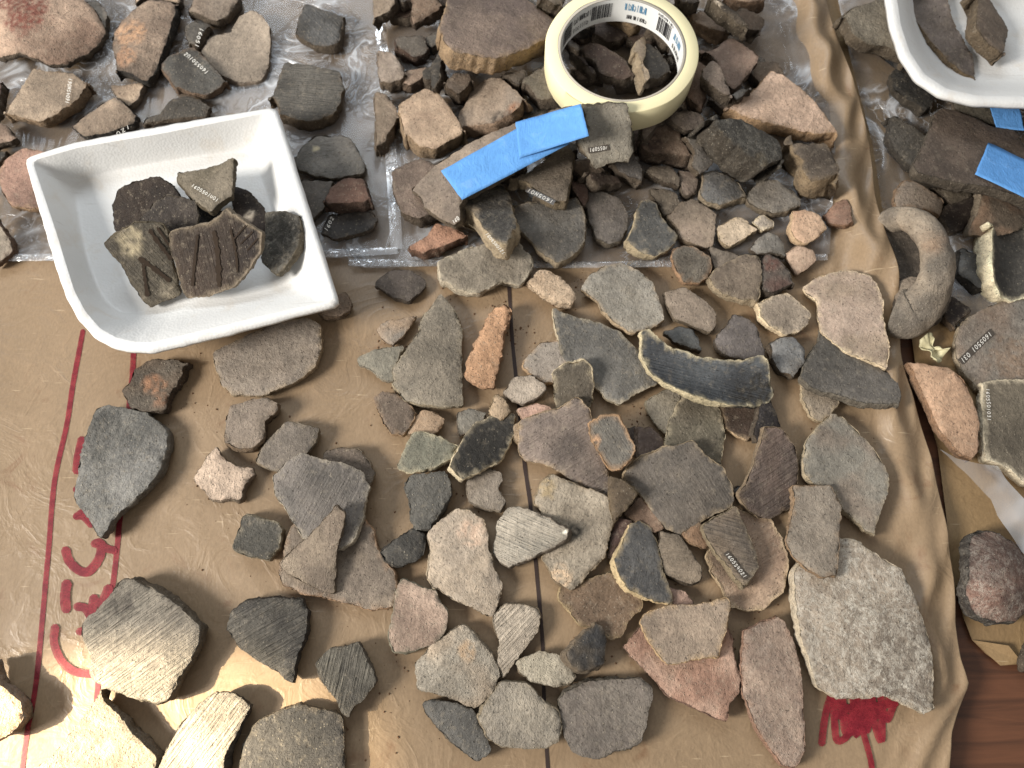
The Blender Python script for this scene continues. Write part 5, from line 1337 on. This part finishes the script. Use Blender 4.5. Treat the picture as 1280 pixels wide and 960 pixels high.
# ------------------------------------------------------------------ roll of masking tape
def tape_roll():
    root = bpy.data.objects.new('masking_tape_roll', None)
    scene.collection.objects.link(root)
    wd, Ro, Rc, Ri = 0.019, 0.0476, 0.0399, 0.0382
    ztop = 0.043
    c = at_z([(777.5, 60)], ztop)[0]
    zb = ztop - wd
    root.location = (c[0], c[1], zb)
    N = 128
    def ring(nm, prof, mat, a0=0, a1=2 * math.pi, n=N, wob=0.0):
        full = a1 - a0 > 6.28
        m = n if full else n + 1
        v, f = [], []
        for r, z in prof:
            for i in range(m):
                t = a0 + (a1 - a0) * i / n
                w = wob * mnoise.noise(Vector((math.cos(t) * 2.2, math.sin(t) * 2.2, z * 50)))
                v.append(((r + w) * math.cos(t), (r + w) * math.sin(t), z))
        for k in range(len(prof) - 1):
            for i in range(n):
                j = (i + 1) % m
                f.append((k * m + i, k * m + j, (k + 1) * m + j, (k + 1) * m + i))
        return link_mesh(nm, v, f, mat, root)
    ring('tape_winding', [(Rc, 0), (Ro - .0004, 0), (Ro, .0004), (Ro, wd - .0004), (Ro - .0004, wd), (Rc, wd + .0001)], M_MASK, wob=.0005)
    ring('cardboard_core', [(Ri, .0002), (Rc, .0001), (Rc, wd), (Ri, wd - .0002)], M_CARD)
    core = ring('printed_lining', [(Ri - .0001, .0003), (Ri - .0001, wd - .0004)], M_CORE)
    def place(off):
        def f(uv):          # u = angle (deg), v = height fraction
            t = np.radians(uv[:, 0])
            r = Ri - .0001 - off
            return np.stack([r * np.cos(t), r * np.sin(t), wd * uv[:, 1]], 1)
        return f
    rng = random.Random(4)
    def bars(a0, a1, v0, v1):
        v, f = [], []
        a = a0
        while a < a1:
            w = rng.choice([.35, .5, .9, 1.2])
            q = place(.0003)(np.array([(a, v0), (a + w, v0), (a + w, v1), (a, v1)]))
            b = len(v); v += list(q); f.append((b, b + 1, b + 2, b + 3))
            a += w + rng.choice([.4, .6, .9])
        link_mesh('barcode', v, f, M_PRINT, core, False)
    bars(96, 116, .25, .85); bars(30, 47, .2, .8); bars(142, 158, .2, .85)
    def words(a0, a1, v0, h, mat, nm):
        st = []
        a = a0
        while a < a1:                      # mirrored small print, too small to read in the photograph
            k = rng.randrange(4)
            w = 1.5
            if k == 0: st.append(([(a, v0), (a + .1, v0 + h)], 1))
            elif k == 1: st.append(([(a + w * .9, v0 + h * .8), (a, v0 + h * .5), (a + w * .4, v0), (a + w, v0 + h * .3)], 1))
            elif k == 2: st.append(([(a, v0), (a + w * .3, v0 + h), (a + w * .6, v0), (a + w, v0 + h)], 1))
            else: st.append(([(a + w * .5, v0 + h), (a, v0 + h * .5), (a + w * .5, v0), (a + w, v0 + h * .5), (a + w * .5, v0 + h)], 1))
            a += w + .7
        # keep stroke width even: angle in degrees against height fraction
        v, f = [], []
        for Sx, _ in st:
            C = spline(np.array(Sx), 14)
            M_ = np.stack([np.radians(C[:, 0]) * Ri, C[:, 1] * wd], 1)
            T_ = np.gradient(M_, axis=0); T_ /= np.linalg.norm(T_, axis=1)[:, None] + 1e-9
            n_ = np.stack([-T_[:, 1], T_[:, 0]], 1) * .00016
            for s in (1, -1):
                pass
            A = M_ + n_; B = M_ - n_
            tr = lambda X: np.stack([(Ri - .0004) * np.cos(X[:, 0] / Ri), (Ri - .0004) * np.sin(X[:, 0] / Ri), X[:, 1]], 1)
            A, B = tr(A), tr(B)
            b = len(v)
            for p, q in zip(A, B): v += [p, q]
            for i in range(13): f.append((b + 2 * i, b + 2 * i + 1, b + 2 * i + 3, b + 2 * i + 2))
        link_mesh(nm, v, f, mat, core, False)
    words(62, 82, .55, .3, M_PRINTB, 'printed_word'); words(60, 80, .18, .18, M_PRINT, 'printed_word')
    words(8, 24, .5, .3, M_PRINTB, 'printed_word'); words(4, 22, .15, .2, M_PRINT, 'printed_word')
    words(118, 138, .55, .25, M_PRINT, 'printed_word'); words(120, 138, .2, .2, M_PRINT, 'printed_word')
    words(28, 50, .84, .1, M_PRINT, 'printed_word')
    # loose tape end on the outside front-left
    ring('tape_end', [(Ro + .0002, .0006), (Ro + .0009, wd * .5), (Ro + .0004, wd - .0002)], M_MASK, math.radians(222), math.radians(238), 16, .0012)
    tag(root, 'roll of cream masking tape with printed core resting on the heap', 'tape roll')
tape_roll()

# ------------------------------------------------------------------ strips of blue tape
def strip(polys, z_of, label, name='blue_tape_strip', mat=M_BLUE):
    root = None
    for q, (pp, off) in enumerate(polys):
        pp = np.asarray(pp, float)
        # four-sided patch, evaluated on a grid
        nu, nv = 26, 10
        A, B, C_, D_ = [np.array(x) for x in pp]
        v, f = [], []
        for j in range(nv + 1):
            for i in range(nu + 1):
                s, t = i / nu, j / nv
                g = (A * (1 - s) + B * s) * (1 - t) + (D_ * (1 - s) + C_ * s) * t
                if i in (0, nu): g = g + np.array([1.1 * mnoise.noise(Vector((j * 1.3, q, i))), 0])
                P = z_of(g, off + (0.011 * s * s if q else 0.0))
                P[2] += 0.0005 * fbm((P[0] * 90, P[1] * 90, q), 2)
                v.append(P)
        for j in range(nv):
            for i in range(nu):
                a = j * (nu + 1) + i
                f.append((a, a + 1, a + nu + 2, a + nu + 1))
        o = link_mesh(name if root is None else 'second_layer', v, f, mat, root)
        so_ = o.modifiers.new('thickness', 'SOLIDIFY'); so_.thickness = 0.0002
        if root is None: root = o
    tag(root, label, 'tape strip', 'strips of blue tape')
    return root

def surf_of(o):
    return lambda g, off: sh_surface(o.name, [g], off)[0]
E_ = lambda s: pix('E', s)
strip([(E_("205,375 590,160 850,238 310,520"), 0.0010), (E_("578,132 905,38 945,200 596,312"), 0.0019)], surf_of(o92), 'long blue paper tape strip wrapped along the curved brown rim sherd')
slabs = [o for o in scene.objects if o.get('label', '').startswith('big dark brown rim slab')][0]
I_ = lambda s: pix('I', s)
strip([(I_("735,345 1060,500 1060,740 650,545"), 0.0012)], surf_of(slabs), 'blue paper tape strip stuck across the big dark brown slab')
strip([(I_("735,90 920,90 965,270 785,255"), 0.004)], lambda g, off: at_z([g], 0.006)[0], 'shaded dark blue tape piece under the white tray edge')

# ------------------------------------------------------------------ white numbers
Z_ = lambda t, s: pix(t, s)[0]
def num(o, txt, t, a, b, h, band=True, flip=False):
    write_on(o, txt, Z_(t, a), Z_(t, b), h, band, flip)
num(o6, '16051', '00', "1000,135", "972,235", 4.6, False)
num(o8, '1605501UZ', '00', "1045,360", "930,258", 4.6, False)
num(o9, '1604SN061', '00', "345,520", "362,392", 4.6, False)
num(o11, 'IZU', '00', "645,620", "575,668", 4.6, False)
num(o23, '16O2', '11', "355,200", "392,128", 4.6, False)
num(o91, '1605N01', 'E', "770,525", "640,460", 4.2, True)
num(o92, '160', 'E', "268,640", "300,615", 4.6, False)
num(o93, '16045N01Z1', 'E', "425,690", "515,795", 3.8, False)
num(o97, '1605S0r', 'E', "948,280", "1040,265", 4.6, True)
num(o159, '1605S4021', 'H', "290,490", "395,625", 4.4, True)
num(o201, '1605501 031', 'J', "588,695", "440,838", 5.6, True)
num(o203, '1605S01031', '32', "1090,20", "1098,185", 4.2, False)
num(o208, '1605501U01', 'K', "520,205", "680,300", 4.2, False)

# ------------------------------------------------------------------ milky film, dry leaf, crumbs
fl = film('plastic_film', pix('Z', "1172,563 1192,574 1216,580 1246,583 1256,598 1300,650 1330,700 1320,740 1275,690 1243,645 1236,625 1203,592"), 0.0035, M_FILM,
          'milky folded plastic film lying above the round reddish sherd', 0.003, seed=21, sp=0.002, freq=45)

def leaf():
    P = pix('J', "230,745 265,712 295,720 305,780 330,780 332,798 360,800 345,850 320,862 298,858 280,838 275,812 240,790")
    P3 = resample(at_z(P, -0.001), 60)
    c = P3.mean(0)
    v, f = [tuple(c + np.array([0, 0, 0.002]))], []
    for k, s in enumerate((.25, .5, .75, 1.0)):
        for i in range(60):
            q = c + (P3[i] - c) * s
            q[2] = -0.002 + 0.004 * abs(fbm((q[0] * 120, q[1] * 120, 2), 2)) * 3 * s + 0.004 * s * (0.5 + 0.5 * math.sin(i * .31))
            v.append(tuple(q))
    for i in range(60):
        j = (i + 1) % 60
        f.append((0, 1 + i, 1 + j))
        for k in range(3):
            a = 1 + k * 60
            f.append((a + i, a + 60 + i, a + 60 + j, a + j))
    o = link_mesh('dry_leaf', v, f, M_LEAF)
    m = o.modifiers.new('thickness', 'SOLIDIFY'); m.thickness = .0004
    tag(o, 'small curled yellowish dry leaf on the paper scrap beside the handle', 'leaf')
leaf()

def crumbs():
    rng = random.Random(8)
    v, f = [], []
    spots = [((650, 425), 20), ((620, 385), 25), ((700, 370), 20), ((735, 355), 15), ((500, 500), 30), ((480, 430), 40), ((560, 360), 25), ((870, 350), 15), ((800, 520), 20), ((780, 600), 30),
             ((600, 640), 60), ((450, 620), 80), ((245, 500), 50), ((330, 640), 90), ((480, 720), 80), ((860, 760), 60), ((940, 760), 40), ((1050, 560), 50), ((760, 860), 60), ((500, 880), 80)]
    for (sx, sy), r in spots:
        for _ in range(55):
            p = at_z([(sx + rng.gauss(0, r * .6), sy + rng.gauss(0, r * .6))])[0]
            z = paper_height(p[0], p[1])
            s = rng.choice([.00015, .0002, .00025, .0003, .0004, .0007])
            b = len(v)
            for dx, dy, dz in ((1, 0, .4), (-1, 0, .4), (0, 1, .4), (0, -1, .4), (0, 0, 1.2), (0, 0, -.2)):
                v.append((p[0] + dx * s * rng.uniform(.6, 1.2), p[1] + dy * s * rng.uniform(.6, 1.2), z + dz * s))
            for t in ((0, 2, 4), (2, 1, 4), (1, 3, 4), (3, 0, 4), (2, 0, 5), (1, 2, 5), (3, 1, 5), (0, 3, 5)):
                f.append(tuple(b + i for i in t))
    o = link_mesh('clay_crumbs', v, f, M_CRUMB)
    tag(o, 'fine clay crumbs scattered over the brown paper', 'crumbs', kind='stuff')
crumbs()
